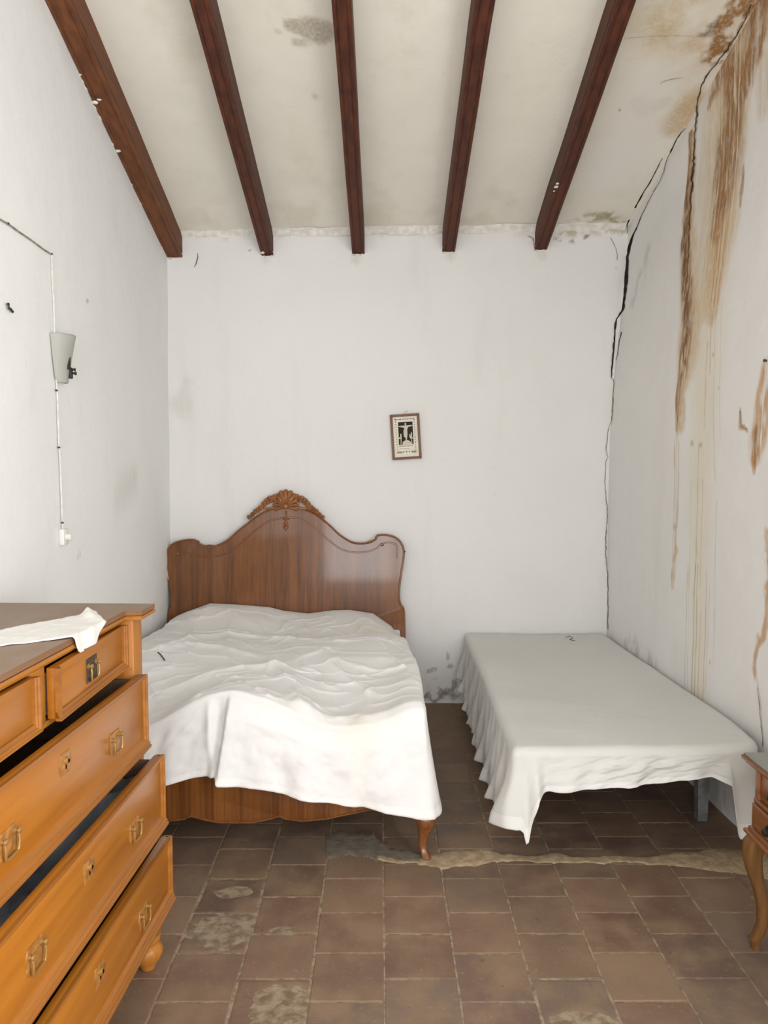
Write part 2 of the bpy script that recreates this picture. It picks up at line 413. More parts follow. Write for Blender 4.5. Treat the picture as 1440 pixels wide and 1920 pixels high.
# ---- right wall (fine where the photograph shows it)
ys = np.concatenate([np.arange(REAR, 2.5, 0.25), np.arange(2.5, BACK + 0.001, 0.0045)]); ys[-1] = BACK + 0.02
ts = np.linspace(0, 1, 420)
Yg, Tg = np.meshgrid(ys, ts, indexing='ij')
zt = ceil_z(1.40, Yg) + 0.02; Zg = Tg * zt
rel = (fbm(Yg * 3, Zg * 3, 5) - 0.5) * 0.012
Xg = right_x(Yg, Zg) + rel
st = Stain(Yg.shape)
def rw(pts): return [(at_right(x, y)[1], at_right(x, y)[2], r * at_right(x, y)[1] / F) for x, y, r in pts]
streak = fbm(Yg * 95, Zg * 1.1, 11, 4); streak2 = fbm(Yg * 40, Zg * 0.7, 23, 4); rough = fbm(Yg * 30, Zg * 14, 31, 5)
wob = (fbm(Yg * 18, Zg * 9, 41, 4) - 0.5) * 0.05
U, V = Yg + wob, Zg + wob
def soft(pts, a, b, k=1.65): return sstep(a, b, caps(U, V, rw([(x, y, r * k) for x, y, r in pts])))
# pale tan wash
m = soft([(1400, 0, 60), (1370, 150, 85), (1350, 300, 80), (1345, 450, 70), (1330, 600, 60), (1320, 750, 50), (1315, 900, 45), (1310, 1100, 35), (1310, 1290, 30)], 0.0, 0.9)
st.add(PALE, m * (0.5 + 0.7 * streak2))
m = soft([(1395, -10, 70), (1375, 100, 70), (1365, 220, 62), (1358, 330, 58), (1350, 430, 55), (1340, 520, 42), (1335, 580, 25)], 0.05, 0.7)
st.add(TAN, m * sstep(0.18, 0.55, streak * 0.6 + streak2 * 0.4) * 0.95)
m = soft([(1445, -10, 40), (1440, 120, 34), (1432, 200, 20)], 0.0, 0.8); st.add(TAN, m * sstep(0.2, 0.6, streak2) * 0.8)
m = soft([(1345, 150, 50), (1335, 230, 42), (1325, 320, 34), (1322, 420, 32), (1318, 520, 26), (1312, 600, 18)], 0.0, 0.7); st.add(TAN, m * (0.35 + 0.5 * streak2) * 0.75)
# heavy brown runs
m = soft([(1430, -20, 42), (1415, 90, 32), (1400, 150, 26)], 0.05, 0.6); st.add(RUST, m * sstep(0.22, 0.5, streak * 0.5 + rough * 0.5) * 0.95)
m = soft([(1385, 40, 26), (1360, 110, 30), (1345, 150, 26), (1330, 190, 12)], 0.05, 0.6); st.add(RUST, m * sstep(0.30, 0.54, rough * 0.6 + streak * 0.4) * 0.85)
m = soft([(1375, 130, 26), (1374, 200, 34), (1366, 280, 38), (1358, 340, 36), (1352, 390, 30), (1345, 430, 20)], 0.05, 0.55)
st.add(RUST, m * sstep(0.30, 0.52, streak * 0.65 + rough * 0.35) * 0.97)
m = soft([(1392, 312, 5), (1391, 345, 6), (1387, 385, 3)], 0.0, 0.6); st.add(RUST, m * 0.7)
m = soft([(1350, 430, 30), (1345, 500, 26), (1340, 560, 14)], 0.05, 0.8); st.add(ORANGE, m * sstep(0.42, 0.62, streak) * 0.7)
# run along the corner crack
A = [(1294, 250, 6), (1293, 330, 9), (1289, 390, 12), (1286, 450, 16), (1287, 520, 18), (1289, 570, 20), (1290, 600, 22), (1286, 650, 22), (1280, 700, 16), (1273, 740, 10), (1271, 800, 9)]
m = soft([(x + 4, y, r * 1.6) for x, y, r in A], 0.0, 0.6); st.add(TAN, m * 0.8)
m = soft(A, 0.08, 0.55); st.add(RUST, m * sstep(0.22, 0.55, streak * 0.5 + rough * 0.5) * 0.95)
m = soft([(x - 2, y, r * 0.55) for x, y, r in A[1:9]], 0.1, 0.6); st.add(RUSTD, m * sstep(0.35, 0.6, rough) * 0.8)
m = soft([(1271, 800, 9), (1268, 880, 8), (1266, 985, 7), (1267, 1040, 7), (1262, 1100, 6)], 0.05, 0.8); st.add(TAN, m * sstep(0.25, 0.6, streak) * 0.9)
m = soft([(1266, 985, 7)], 0.1, 0.6) + soft([(1268, 1030, 8), (1265, 1050, 6)], 0.1, 0.7); st.add(TAN, m * 0.9)
# right-hand orange runs
m = soft([(1440, 700, 20), (1430, 780, 28), (1422, 820, 30), (1415, 850, 20), (1412, 880, 7)], 0.05, 0.6); st.add(ORANGE, m * sstep(0.28, 0.6, streak * 0.6 + rough * 0.4) * 0.8)
m = soft([(1420, 815, 20), (1413, 850, 13), (1411, 875, 4)], 0.1, 0.6); st.add(RUST, m * sstep(0.35, 0.6, streak) * 0.8)
m = soft([(1388, 770, 3), (1388, 803, 4), (1400, 806, 4)], 0.05, 0.5); st.add(ORANGE, m * 0.7)
m = soft([(1442, 1000, 9), (1438, 1080, 9), (1435, 1150, 10), (1428, 1185, 7), (1416, 1225, 8), (1414, 1250, 9), (1420, 1290, 6)], 0.1, 0.7); st.add(ORANGE, m * 0.75 * sstep(0.2, 0.5, rough))
# thin drip lines
def drip(x0, y0, x1, y1, wpx, a, col=(0.36, 0.28, 0.20)):
    d = rw([(x0, y0, wpx), (x1, y1, wpx)]); st.add(col, sstep(0, 0.6, caps(Yg + wob * 0.04, Zg, d)) * a * (0.5 + 0.6 * vnoise(Zg * 9, Yg * 30, 77)))
for a_ in [(1265, 860, 1262, 1060, 2.4, .45), (1273, 830, 1271, 990, 2.2, .4), (1310, 830, 1308, 960, 2.4, .45), (1308, 960, 1303, 1070, 2.4, .5), (1303, 1060, 1297, 1304, 2.6, .75),
           (1308, 1060, 1302, 1306, 2.4, .7), (1290, 1060, 1283, 1288, 2.2, .5), (1325, 1070, 1318, 1312, 2.2, .55), (1318, 900, 1312, 1100, 2.2, .35), (1343, 940, 1337, 1240, 2.4, .35),
           (1296, 900, 1288, 1290, 2.0, .3), (1313, 1150, 1308, 1310, 2.0, .4), (1330, 1100, 1322, 1300, 2.0, .35), (1327, 640, 1320, 800, 3.0, .4), (1335, 560, 1331, 700, 3.0, .35), (1345, 560, 1340, 900, 2.6, .3), (1355, 560, 1350, 820, 2.6, .25)]: drip(*a_)
for px, py, r in [(1335, 660, 3), (1346, 725, 2.5), (1297, 832, 6), (1313, 834, 5), (1330, 1240, 3)]: st.add((0.45, 0.36, 0.24), soft([(px, py, r)], 0, 0.7) * 0.7)
# grey grime above the low bed and by the corner
m = soft([(1170, 1205, 20), (1195, 1222, 26), (1225, 1245, 18)], 0.0, 0.9); st.add(DIRT, m * sstep(0.35, 0.7, rough) * 0.38)
m = soft([(1185, 560, 16), (1210, 500, 22), (1215, 470, 14)], 0.0, 0.9); st.add(DIRT, m * sstep(0.4, 0.7, rough) * 0.30)
m = sstep(0.25, 0.0, Zg) * sstep(0.35, 0.65, rough); st.add(DIRT, m * 0.35)
wr_ = grid_mesh('wall_right', np.stack([Xg, Yg, Zg], -1), M['wall_right'], stain=st.arr())
bm = bmesh.new(); bm.from_mesh(wr_.data)              # cut the opening of the side window
cut = [f for f in bm.faces if WSIDE[0] < f.calc_center_median().y < WSIDE[1] and WSIDE[2] < f.calc_center_median().z < WSIDE[3]]
bmesh.ops.delete(bm, geom=cut, context='FACES'); bm.to_mesh(wr_.data); bm.free()

# ---- back wall
xs = np.linspace(LEFT - 0.02, 1.42, 330); ts = np.linspace(0, 1, 330)
Xb, Tb = np.meshgrid(xs, ts, indexing='ij'); zt = ceil_z(Xb, BACK) + 0.02; Zb = Tb * zt
Yb = BACK + (fbm(Xb * 2.5, Zb * 2.5, 9) - 0.5) * 0.014
st = Stain(Xb.shape); rough = fbm(Xb * 26, Zb * 26, 3, 5); rough2 = fbm(Xb * 8, Zb * 8, 13, 4)
def bw(pts): return [(at_y(x, y, BACK)[0], at_y(x, y, BACK)[2], r * BACK / F) for x, y, r in pts]
wob = (rough2 - 0.5) * 0.06
def softb(pts, a, b): return sstep(a, b, caps(Xb + wob, Zb + wob, bw(pts)))
st.add((0.24, 0.22, 0.19), softb([(790, 1300, 30), (815, 1300, 34), (850, 1290, 26)], 0.0, 0.6) * sstep(0.50, 0.60, rough) * 0.75)
st.add((0.24, 0.22, 0.19), softb([(842, 1250, 5), (845, 1248, 7)], 0.0, 0.6) * 0.7)
st.add((0.24, 0.22, 0.19), softb([(838, 1225, 3), (840, 1235, 3)], 0.0, 0.6) * 0.6)
st.add((0.24, 0.22, 0.19), softb([(808, 1255, 6), (816, 1254, 6)], 0.0, 0.6) * sstep(0.4, 0.6, rough) * 0.6)
st.add(DIRT, sstep(0.16, 0.0, Zb) * sstep(0.4, 0.62, rough) * 0.5)
st.add((0.55, 0.52, 0.44), softb([(330, 690, 60), (345, 760, 40)], 0, 1) * sstep(0.4, 0.65, rough2) * 0.35)
st.add((0.42, 0.36, 0.22), softb([(1050, 440, 14), (1090, 425, 26), (1130, 420, 30), (1170, 430, 14)], 0, 0.8) * sstep(0.38, 0.62, rough) * 0.7)
st.add((0.30, 0.25, 0.19), softb([(1066, 458, 6), (1080, 452, 6), (1098, 444, 6)], 0, 0.7) * sstep(0.45, 0.58, rough) * 0.9)
st.add((0.30, 0.25, 0.19), softb([(1036, 450, 5), (1046, 455, 4)], 0, 0.7) * sstep(0.4, 0.58, rough) * 0.7)
for bx in (500, 671, 841, 1012): st.add((0.55, 0.47, 0.38), softb([(bx, 483, 16)], 0, 0.9) * 0.35)
st.add((0.60, 0.56, 0.47), softb([(340, 440, 14), (600, 438, 10), (900, 430, 12), (1000, 430, 20)], 0, 0.9) * sstep(0.4, 0.65, rough) * 0.5)
for x, y, r in [(470, 468, 2.5), (1180, 845, 2), (1033, 640, 1.5), (1160, 500, 2)]: st.add((0.2, 0.18, 0.15), softb([(x, y, r)], 0, 0.6) * 0.7)
grid_mesh('wall_back', np.stack([Xb, Yb, Zb], -1), M['wall_back'], stain=st.arr())

# ---- left wall
ys = np.concatenate([np.arange(REAR, 1.4, 0.25), np.arange(1.4, BACK + 0.03, 0.02)]); ts = np.linspace(0, 1, 200)
Yl, Tl = np.meshgrid(ys, ts, indexing='ij'); zt = ceil_z(LEFT, Yl) + 0.02; Zl = Tl * zt
Xl = LEFT + (fbm(Yl * 2, Zl * 2, 21) - 0.5) * 0.014 + 0.004 * (Zl - 1)
st = Stain(Yl.shape); rough = fbm(Yl * 22, Zl * 22, 6, 5); rough2 = fbm(Yl * 3, Zl * 0.8, 16, 4)
def lw(pts): return [(at_x(x, y, LEFT)[1], at_x(x, y, LEFT)[2], r * at_x(x, y, LEFT)[1] / F) for x, y, r in pts]
def softl(pts, a, b): return sstep(a, b, caps(Yl, Zl, lw(pts)))
st.add((0.30, 0.27, 0.23), softl([(162, 563, 3)], 0, 0.6) * 0.7)
st.add((0.64, 0.62, 0.57), softl([(150, 1000, 60), (250, 900, 60)], 0, 1) * sstep(0.45, 0.7, rough2) * 0.4)
st.add((0.90, 0.90, 0.88), softl([(147, 1030, 4), (149, 1048, 3)], 0, 0.6) * 0.8)
st.add(DIRT, sstep(0.5, 0.0, Zl) * sstep(0.35, 0.65, rough) * 0.35)
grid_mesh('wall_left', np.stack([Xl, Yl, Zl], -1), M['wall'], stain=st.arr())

# ---- ceiling
xs = np.concatenate([np.arange(LEFT - 0.05, 0.85, 0.02), np.arange(0.85, 1.75, 0.008)]); ys = np.concatenate([np.arange(REAR, 2.4, 0.2), np.arange(2.4, BACK + 0.02, 0.011)])
Xc, Yc = np.meshgrid(xs, ys, indexing='ij'); sag = (fbm(Xc * 2.2, Yc * 2.2, 33) - 0.5) * 0.018
Zc = ceil_z(Xc, Yc) + sag
st = Stain(Xc.shape); rough = fbm(Xc * 24, Yc * 24, 8, 5); rough2 = fbm(Xc * 7, Yc * 7, 18, 4); wob = (rough2 - 0.5) * 0.10
def cw(pts): return [(at_ceil(x, y)[0], at_ceil(x, y)[1], r * at_ceil(x, y)[1] / F) for x, y, r in pts]
def softc(pts, a, b, k=1.0): return sstep(a, b, caps(Xc + wob * k, Yc + wob * k, cw(pts)))
GB = (0.30, 0.25, 0.17)
st.add(GB, softc([(548, 50, 18), (575, 50, 30), (600, 58, 34)], 0.05, 0.45, 0.35) * 0.62)
st.add(GB, softc([(552, 79, 12), (566, 79, 12)], 0.05, 0.6, 0.3) * 0.45)
st.add(GB, softc([(594, 184, 9)], 0.0, 0.7, 0.3) * 0.35)
st.add(GB, softc([(521, 61, 4)], 0.0, 0.7, 0.0) * 0.5)
st.add((0.66, 0.56, 0.38), softc([(565, 300, 60), (560, 240, 40)], 0, 1) * 0.12)
st.add(TAN, softc([(1280, 20, 110), (1230, 45, 80), (1330, 80, 90)], 0.0, 0.9) * sstep(0.3, 0.65, rough2) * 0.75)
st.add(TAN, softc([(1300, 190, 40), (1275, 225, 48), (1262, 240, 32)], 0.0, 0.8, 0.5) * 0.95)
st.add((0.62, 0.53, 0.36), softc([(1180, 30, 60), (1240, 60, 60)], 0.0, 0.9) * 0.5)
st.add(RUST, softc([(1420, -20, 60), (1375, 30, 42), (1352, 75, 30), (1345, 110, 22)], 0.1, 0.5, 0.5) * sstep(0.28, 0.5, rough) * 0.95)
st.add(RUST, softc([(1330, 95, 20), (1325, 110, 16)], 0.1, 0.5, 0.7) * sstep(0.35, 0.55, rough) * 0.9)
st.add(RUSTD, softc([(1318, 62, 14), (1335, 45, 16)], 0.1, 0.5, 0.7) * sstep(0.4, 0.6, rough) * 0.7)
st.add((0.36, 0.30, 0.17), softc([(1060, 425, 14), (1105, 410, 20), (1140, 405, 22), (1165, 415, 14)], 0.0, 0.8, 0.5) * sstep(0.36, 0.62, rough) * 0.85)
st.add((0.62, 0.58, 0.48), softc([(1195, 190, 20), (1205, 210, 22), (1245, 190, 20)], 0.0, 0.7, 0.7) * 0.5)
st.add((0.80, 0.79, 0.76), softc([(1180, 250, 110), (1140, 330, 90), (1220, 160, 70)], 0.0, 0.9, 0.6) * 0.6)
st.add((0.20, 0.16, 0.12), softc([(1161, 205, 3), (1163, 208, 2)], 0.0, 0.6, 0.0) * 0.9)
st.add((0.55, 0.48, 0.36), softc([(700, 410, 200), (400, 420, 100), (900, 410, 100)], 0.0, 1.0) * sstep(0.4, 0.65, rough2) * 0.3)
grid_mesh('ceiling', np.stack([Xc, Yc, Zc], -1), M['ceiling'], stain=st.arr())

# ---- wall behind the camera with its window opening
def prism_wall(name, boxes, mat):
    b = MB()
    for q in boxes: b.box(*q)
    o = b.build(name, mat, None, auto=None); o['kind'] = 'structure'; return o
top = ceil_z(0, REAR) + 0.3
prism_wall('wall_rear', [(LEFT - 0.1, WIN[0], REAR - 0.2, REAR, 0, top), (WIN[1], 1.9, REAR - 0.2, REAR, 0, top),
                         (WIN[0], WIN[1], REAR - 0.2, REAR, 0, WIN[2]), (WIN[0], WIN[1], REAR - 0.2, REAR, WIN[3], top)], plain('rear_plaster', (0.78, 0.77, 0.75), 0.93, 0.15, var=0.03, scale=4))
b = MB(); xm = (WIN[0] + WIN[1]) / 2
for x in (WIN[0] + 0.03, xm, WIN[1] - 0.03): b.box(x - 0.03, x + 0.03, REAR - 0.075, REAR - 0.025, WIN[2], WIN[3], 0.004)
for z in (WIN[2] + 0.03, WIN[3] - 0.03): b.box(WIN[0], WIN[1], REAR - 0.07, REAR - 0.03, z - 0.03, z + 0.03, 0.004)
o = b.build('window_1', M['bedwood']); o['kind'] = 'structure'

# ---- floor: slab (grout) and one object for each clay tile
b = MB(); b.box(LEFT - 0.1, 1.75, REAR - 0.2, BACK + 0.1, -0.08, -0.0014)
floor = b.build('floor', M['grout'], auto=None); floor['kind'] = 'structure'
def tile_mesh(k, div=6, worn=None):
    rnd = random.Random(100 + k); w = 0.0990; bm = bmesh.new()
    n = div; vs = {}
    for i in range(n + 1):
        for j in range(n + 1):
            x = -w + 2 * w * i / n; y = -w + 2 * w * j / n
            e = (i in (0, n)) or (j in (0, n))
            z = -0.0022 if e else 0.0
            if e: x += rnd.uniform(-0.0012, 0.0012); y += rnd.uniform(-0.0012, 0.0012)
            vs[i, j] = bm.verts.new((x, y, z))
    # pull the second ring out to the rim so the edge is a small rounded arris
    for (i, j), v in vs.items():
        if i == 1: v.co.x = -w + 0.004
        if i == n - 1: v.co.x = w - 0.004
        if j == 1: v.co.y = -w + 0.004
        if j == n - 1: v.co.y = w - 0.004
    for i in range(n):
        for j in range(n): bm.faces.new((vs[i, j], vs[i + 1, j], vs[i + 1, j + 1], vs[i, j + 1]))
    me = bpy.data.meshes.new('tile'); bm.to_mesh(me); bm.free()
    return me
tile_meshes = [tile_mesh(k, 4) for k in range(6)]
for me in tile_meshes: me.materials.append(M['tile'])
def worn_mesh(seed, cx, cy, rx, ry):
    n = 28; w = 0.0990; g = np.linspace(-w, w, n); X, Y = np.meshgrid(g, g, indexing='ij')
    d = np.hypot((X - cx) / rx, (Y - cy) / ry); m = sstep(1.25, 0.55, d + (fbm(X * 25, Y * 25, seed) - 0.5) * 0.9)
    Z = -0.004 * m + (fbm(X * 45, Y * 45, seed + 3, 5) - 0.5) * 0.006 * m
    rim = (np.abs(X) > w - 1e-6) | (np.abs(Y) > w - 1e-6); Z[rim] = -0.0028
    o = grid_mesh('tile', np.stack([X, Y, Z], -1), M['tile_worn'], kind=None); me = o.data; bpy.data.objects.remove(o)
    at = me.attributes.new('worn', 'FLOAT', 'POINT'); at.data.foreach_set('value', m.reshape(-1).astype(np.float32)); return me
worn_at = {}
for (px, py), args in {(410, 1745): (1, 0.0, 0.01, 0.11, 0.09), (530, 1885): (2, 0.03, -0.01, 0.09, 0.085), (435, 1668): (3, 0.0, 0.02, 0.05, 0.03), (1095, 1890): (4, 0.0, -0.055, 0.085, 0.03),
                       (490, 1710): (6, 0.0, -0.08, 0.04, 0.015)}.items():
    worn_at[(px, py)] = (at_z(px, py, 0), worn_mesh(*args))
cols = [(0.140, 0.085, 0.058), (0.155, 0.096, 0.062), (0.122, 0.076, 0.056), (0.170, 0.110, 0.070), (0.145, 0.084, 0.055), (0.130, 0.090, 0.066)]
rnd = random.Random(3)
for ci in range(-7, 8):
    x = 0.006 + 0.2 * ci + 0.1
    if x < LEFT - 0.05 or x > 1.52: continue
    ph = 0.2 * 0.5 if ci % 2 else 0.0
    y0 = 2.33 - 0.1 - (0.0 if ci % 2 else -0.09)
    for rj in range(-6, 13):
        y = y0 + 0.2 * rj
        if y < 1.0 or y > BACK + 0.05: continue
        me = rnd.choice(tile_meshes); rz = rnd.choice((0, 1, 2, 3)) * math.pi / 2
        for k, (p, wm) in worn_at.items():
            if abs(p[0] - x) < 0.1 and abs(p[1] - y) < 0.1: me = wm; rz = 0
        o = bpy.data.objects.new('tile', me); C.objects.link(o); o.parent = floor
        o.location = (x + rnd.uniform(-0.0012, 0.0012), y + rnd.uniform(-0.0015, 0.0015), rnd.uniform(-0.0008, 0.0004))
        o.rotation_euler = (rnd.uniform(-0.0025, 0.0025), rnd.uniform(-0.0025, 0.0025), rz + rnd.uniform(-0.006, 0.006))
        c = rnd.choice(cols); f = rnd.uniform(0.85, 1.15) * 1.3; o.color = (c[0] * f, c[1] * f, c[2] * f, 1)
# sandy mortar line across the floor, thin and uneven
def patch(name, up, lo_, mat, h=0.003, label=None):
    """strip of mortar between two pixel outlines on the floor"""
    n = 160; up = np.array([at_z(x, y, 0)[:2] for x, y in up]); lo2 = np.array([at_z(x, y, 0)[:2] for x, y in lo_])
    def res(a, seed):
        t = np.linspace(0, 1, len(a)); s = np.linspace(0, 1, n)
        q = np.stack([np.interp(s, t, a[:, 0]), np.interp(s, t, a[:, 1])], -1)
        q[:, 1] += (fbm(s * 22, s * 0 + seed, seed, 4) - 0.5) * 0.045; return q
    A, B = res(up, 3), res(lo2, 8); rows = []
    for k, (t, z) in enumerate([(0, -0.002), (0.06, h * 0.6), (0.25, h), (0.5, h), (0.75, h), (0.94, h * 0.6), (1, -0.002)]):
        P = A * (1 - t) + B * t; zz = np.full(n, z) + (fbm(P[:, 0] * 30, P[:, 1] * 30, 4 + k) - 0.5) * 0.0012 * (z > 0)
        rows.append(np.concatenate([P, zz[:, None]], 1))
    o = grid_mesh(name, np.stack(rows, 0), mat, kind=None); o.parent = floor
    if label: o['label'] = label
    return o
patch('mortar_strip', [(700, 1597), (780, 1603), (830, 1598), (910, 1588), (945, 1600), (1040, 1600), (1110, 1603), (1190, 1606), (1280, 1598), (1360, 1592), (1450, 1600)],
      [(700, 1614), (780, 1618), (830, 1630), (915, 1622), (960, 1617), (1050, 1622), (1140, 1617), (1200, 1622), (1290, 1628), (1380, 1640), (1450, 1655)], M['mortar'], 0.0018, label='sandy mortar line')
patch('mortar_smear', [(612, 1560), (640, 1556), (700, 1560), (730, 1590), (790, 1602)], [(612, 1612), (640, 1607), (690, 1612), (730, 1616), (790, 1618)], M['mortar_grey'], 0.0024, label='grey mortar smear')

# ---- cracks (dark broken-out seams, children of the wall they run in)
wallB = bpy.data.objects['wall_back']; wallR = bpy.data.objects['wall_right']; wallL = bpy.data.objects['wall_left']; ceil = bpy.data.objects['ceiling']
def crack(pts, mat, where, jit=1.2, seed=0, off=0.008):
    r = random.Random(seed); P = []
    for (x0, y0, w0), (x1, y1, w1) in zip(pts[:-1], pts[1:]):
        n = max(2, int(math.hypot(x1 - x0, y1 - y0) / 6))
        for k in range(n): t = k / n; P.append((x0 + (x1 - x0) * t + r.uniform(-jit, jit) * 0.5, y0 + (y1 - y0) * t, (w0 + (w1 - w0) * t) * r.uniform(0.7, 1.3)))
    P.append(pts[-1]); v = []; par = wallR
    for i, (x, y, wd) in enumerate(P):
        a, b_ = P[max(0, i - 1)], P[min(len(P) - 1, i + 1)]; dx, dy = b_[0] - a[0], b_[1] - a[1]; L = math.hypot(dx, dy) or 1
        nx, ny = -dy / L * wd / 2, dx / L * wd / 2
        for s in (-1, 1):
            X, Y = x + nx * s, y + ny * s
            if where == 'ceil': p = at_ceil(X, Y)
            elif where == 'left': p = at_x(X, Y, LEFT)
            else:
                p = at_right(X, Y); pb = at_y(X, Y, BACK)
                if where == 'back' or p[1] > BACK or p[1] < 0: p = pb; par = wallB if where == 'back' else par
                pc = at_ceil(X, Y)
                if pc[1] < p[1] and pc[1] > 0 and where != 'back': p = pc
            p = p + (CC - p) / np.linalg.norm(CC - p) * off
            v.append(p)
    f = [(2 * i, 2 * i + 1, 2 * i + 3, 2 * i + 2) for i in range(len(P) - 1)]
    par = {'ceil': ceil, 'left': wallL, 'back': wallB}.get(where, wallR)
    return mesh_obj('crack', v, f, mat, par)
crack([(1286, 240, .6), (1277, 249, 1.5), (1266, 266, 2.2), (1259, 282, 2.5), (1256, 288, 1.2), (1249, 302, 1.0), (1245, 320, 1.0), (1238, 338, .8), (1224, 360, .8)], M['crack'], 'corner', seed=1)
crack([(1242, 297, .8), (1234, 312, 1.6), (1222, 336, 1.8), (1205, 364, 2.2), (1193, 386, 3.0), (1187, 397, 3.6), (1180, 409, 3.0), (1176, 421, 1.5), (1176, 438, 1.0)], M['crack'], 'corner', seed=2)
crack([(1224, 362, .7), (1212, 385, .9), (1203, 402, 1.0), (1197, 418, 1.0), (1192, 430, 2.0), (1185, 444, 3.2), (1180, 462, 4.0), (1176, 482, 5.0), (1175, 505, 5.5), (1173, 530, 5.0), (1170, 560, 4.2), (1168, 580, 3.4), (1163, 588, 3.0), (1156, 598, 3.0),
       (1154, 606, 3.2), (1152, 640, 3.2), (1149, 670, 3.0), (1147, 695, 2.6), (1146, 708, 1.6)], M['crack'], 'corner', seed=3)
crack([(1165, 622, 1.0), (1161, 640, 1.4), (1158, 665, 1.2), (1155, 676, 1.0)], M['crack'], 'corner', seed=13)
crack([(1146, 708, 1.4), (1151, 712, 1.2), (1149, 745, 1.2), (1146, 790, 1.2), (1140, 806, 1.1), (1138, 828, 1.3), (1136, 842, 1.4), (1140, 858, 1.2), (1136, 866, 1.0), (1135, 890, 1.4), (1134, 905, 1.2), (1137, 935, 1.4), (1139, 960, 1.6), (1138, 985, 1.4), (1136, 1010, 2.4), (1136, 1040, 2.4), (1138, 1060, 1.4), (1140, 1100, 1.4), (1139, 1180, 1.2)], M['crack_thin'], 'corner', seed=4)
crack([(1408, 8, 1.6), (1398, 32, 1.8), (1388, 56, 2.4), (1374, 76, 2.6), (1360, 98, 1.8), (1350, 110, 1.6), (1336, 128, 2.0), (1322, 148, 2.2), (1313, 165, 2.0), (1309, 190, 1.6), (1306, 215, 2.6), (1303, 250, 1.4), (1301, 290, 2.6), (1299, 320, 3.4), (1297, 350, 3.2), (1294, 385, 1.8), (1292, 420, 1.2), (1290, 480, 1.0), (1288, 530, .8)], M['crack_mid'], 'right', seed=5, jit=3.2)
crack([(1330, 135, 1.0), (1316, 158, 1.4), (1309, 185, 1.2), (1305, 210, 1.0)], M['crack_thin'], 'right', seed=15)
crack([(1420, 1290, .8), (1424, 1320, 1.4), (1425, 1345, 1.2), (1429, 1375, 1.2), (1430, 1400, 1.0)], M['crack_thin'], 'right', seed=6)
crack([(1387, 770, 1.4), (1390, 800, 1.6), (1401, 806, 1.4)], M['crack_thin'], 'right', seed=16)
crack([(370, 474, .8), (371, 482, 1.4), (368, 494, 1.6), (364, 501, .8)], M['crack'], 'back', seed=7, jit=0.4)
crack([(1145, 445, .8), (1153, 460, 1.0), (1158, 480, 1.2), (1157, 488, .8)], M['crack_thin'], 'back', seed=8)
crack([(990, 442, 1.5), (1000, 447, 2), (1003, 470, 1.5)], M['crack_thin'], 'back', seed=28)
crack([(1238, 157, .8), (1246, 152, 1.4), (1262, 148, 1.4), (1280, 146, .8)], M['crack_pale'], 'ceil', seed=9, jit=0.5, off=0.012)
crack([(1170, 72, .6), (1220, 68, .8), (1270, 67, .7), (1310, 68, .5)], M['crack_pale'], 'ceil', seed=10, jit=0.5, off=0.012)
# ragged plaster lip where the ceiling meets the back wall
v = []; n = 260
for i in range(n):
    x = LEFT + 2.6 * i / (n - 1); z = ceil_z(x, BACK); a = 0.010 + 0.018 * float(fbm(np.array([x * 9.0]), np.array([0.3]), 51)[0]); bq = 0.006 + 0.03 * float(fbm(np.array([x * 14.0]), np.array([2.3]), 61)[0])
    v += [(x, BACK - 0.001, z - bq), (x, BACK - a, z - bq * 0.35), (x, BACK - a * 2.2, z + SL * a * 2.2 - 0.001)]
f = []
for i in range(n - 1): f += [(3 * i, 3 * i + 3, 3 * i + 4, 3 * i + 1), (3 * i + 1, 3 * i + 4, 3 * i + 5, 3 * i + 2)]
o = mesh_obj('trim_1', v, f, M['chip'], None, smooth=True); o['kind'] = 'structure'

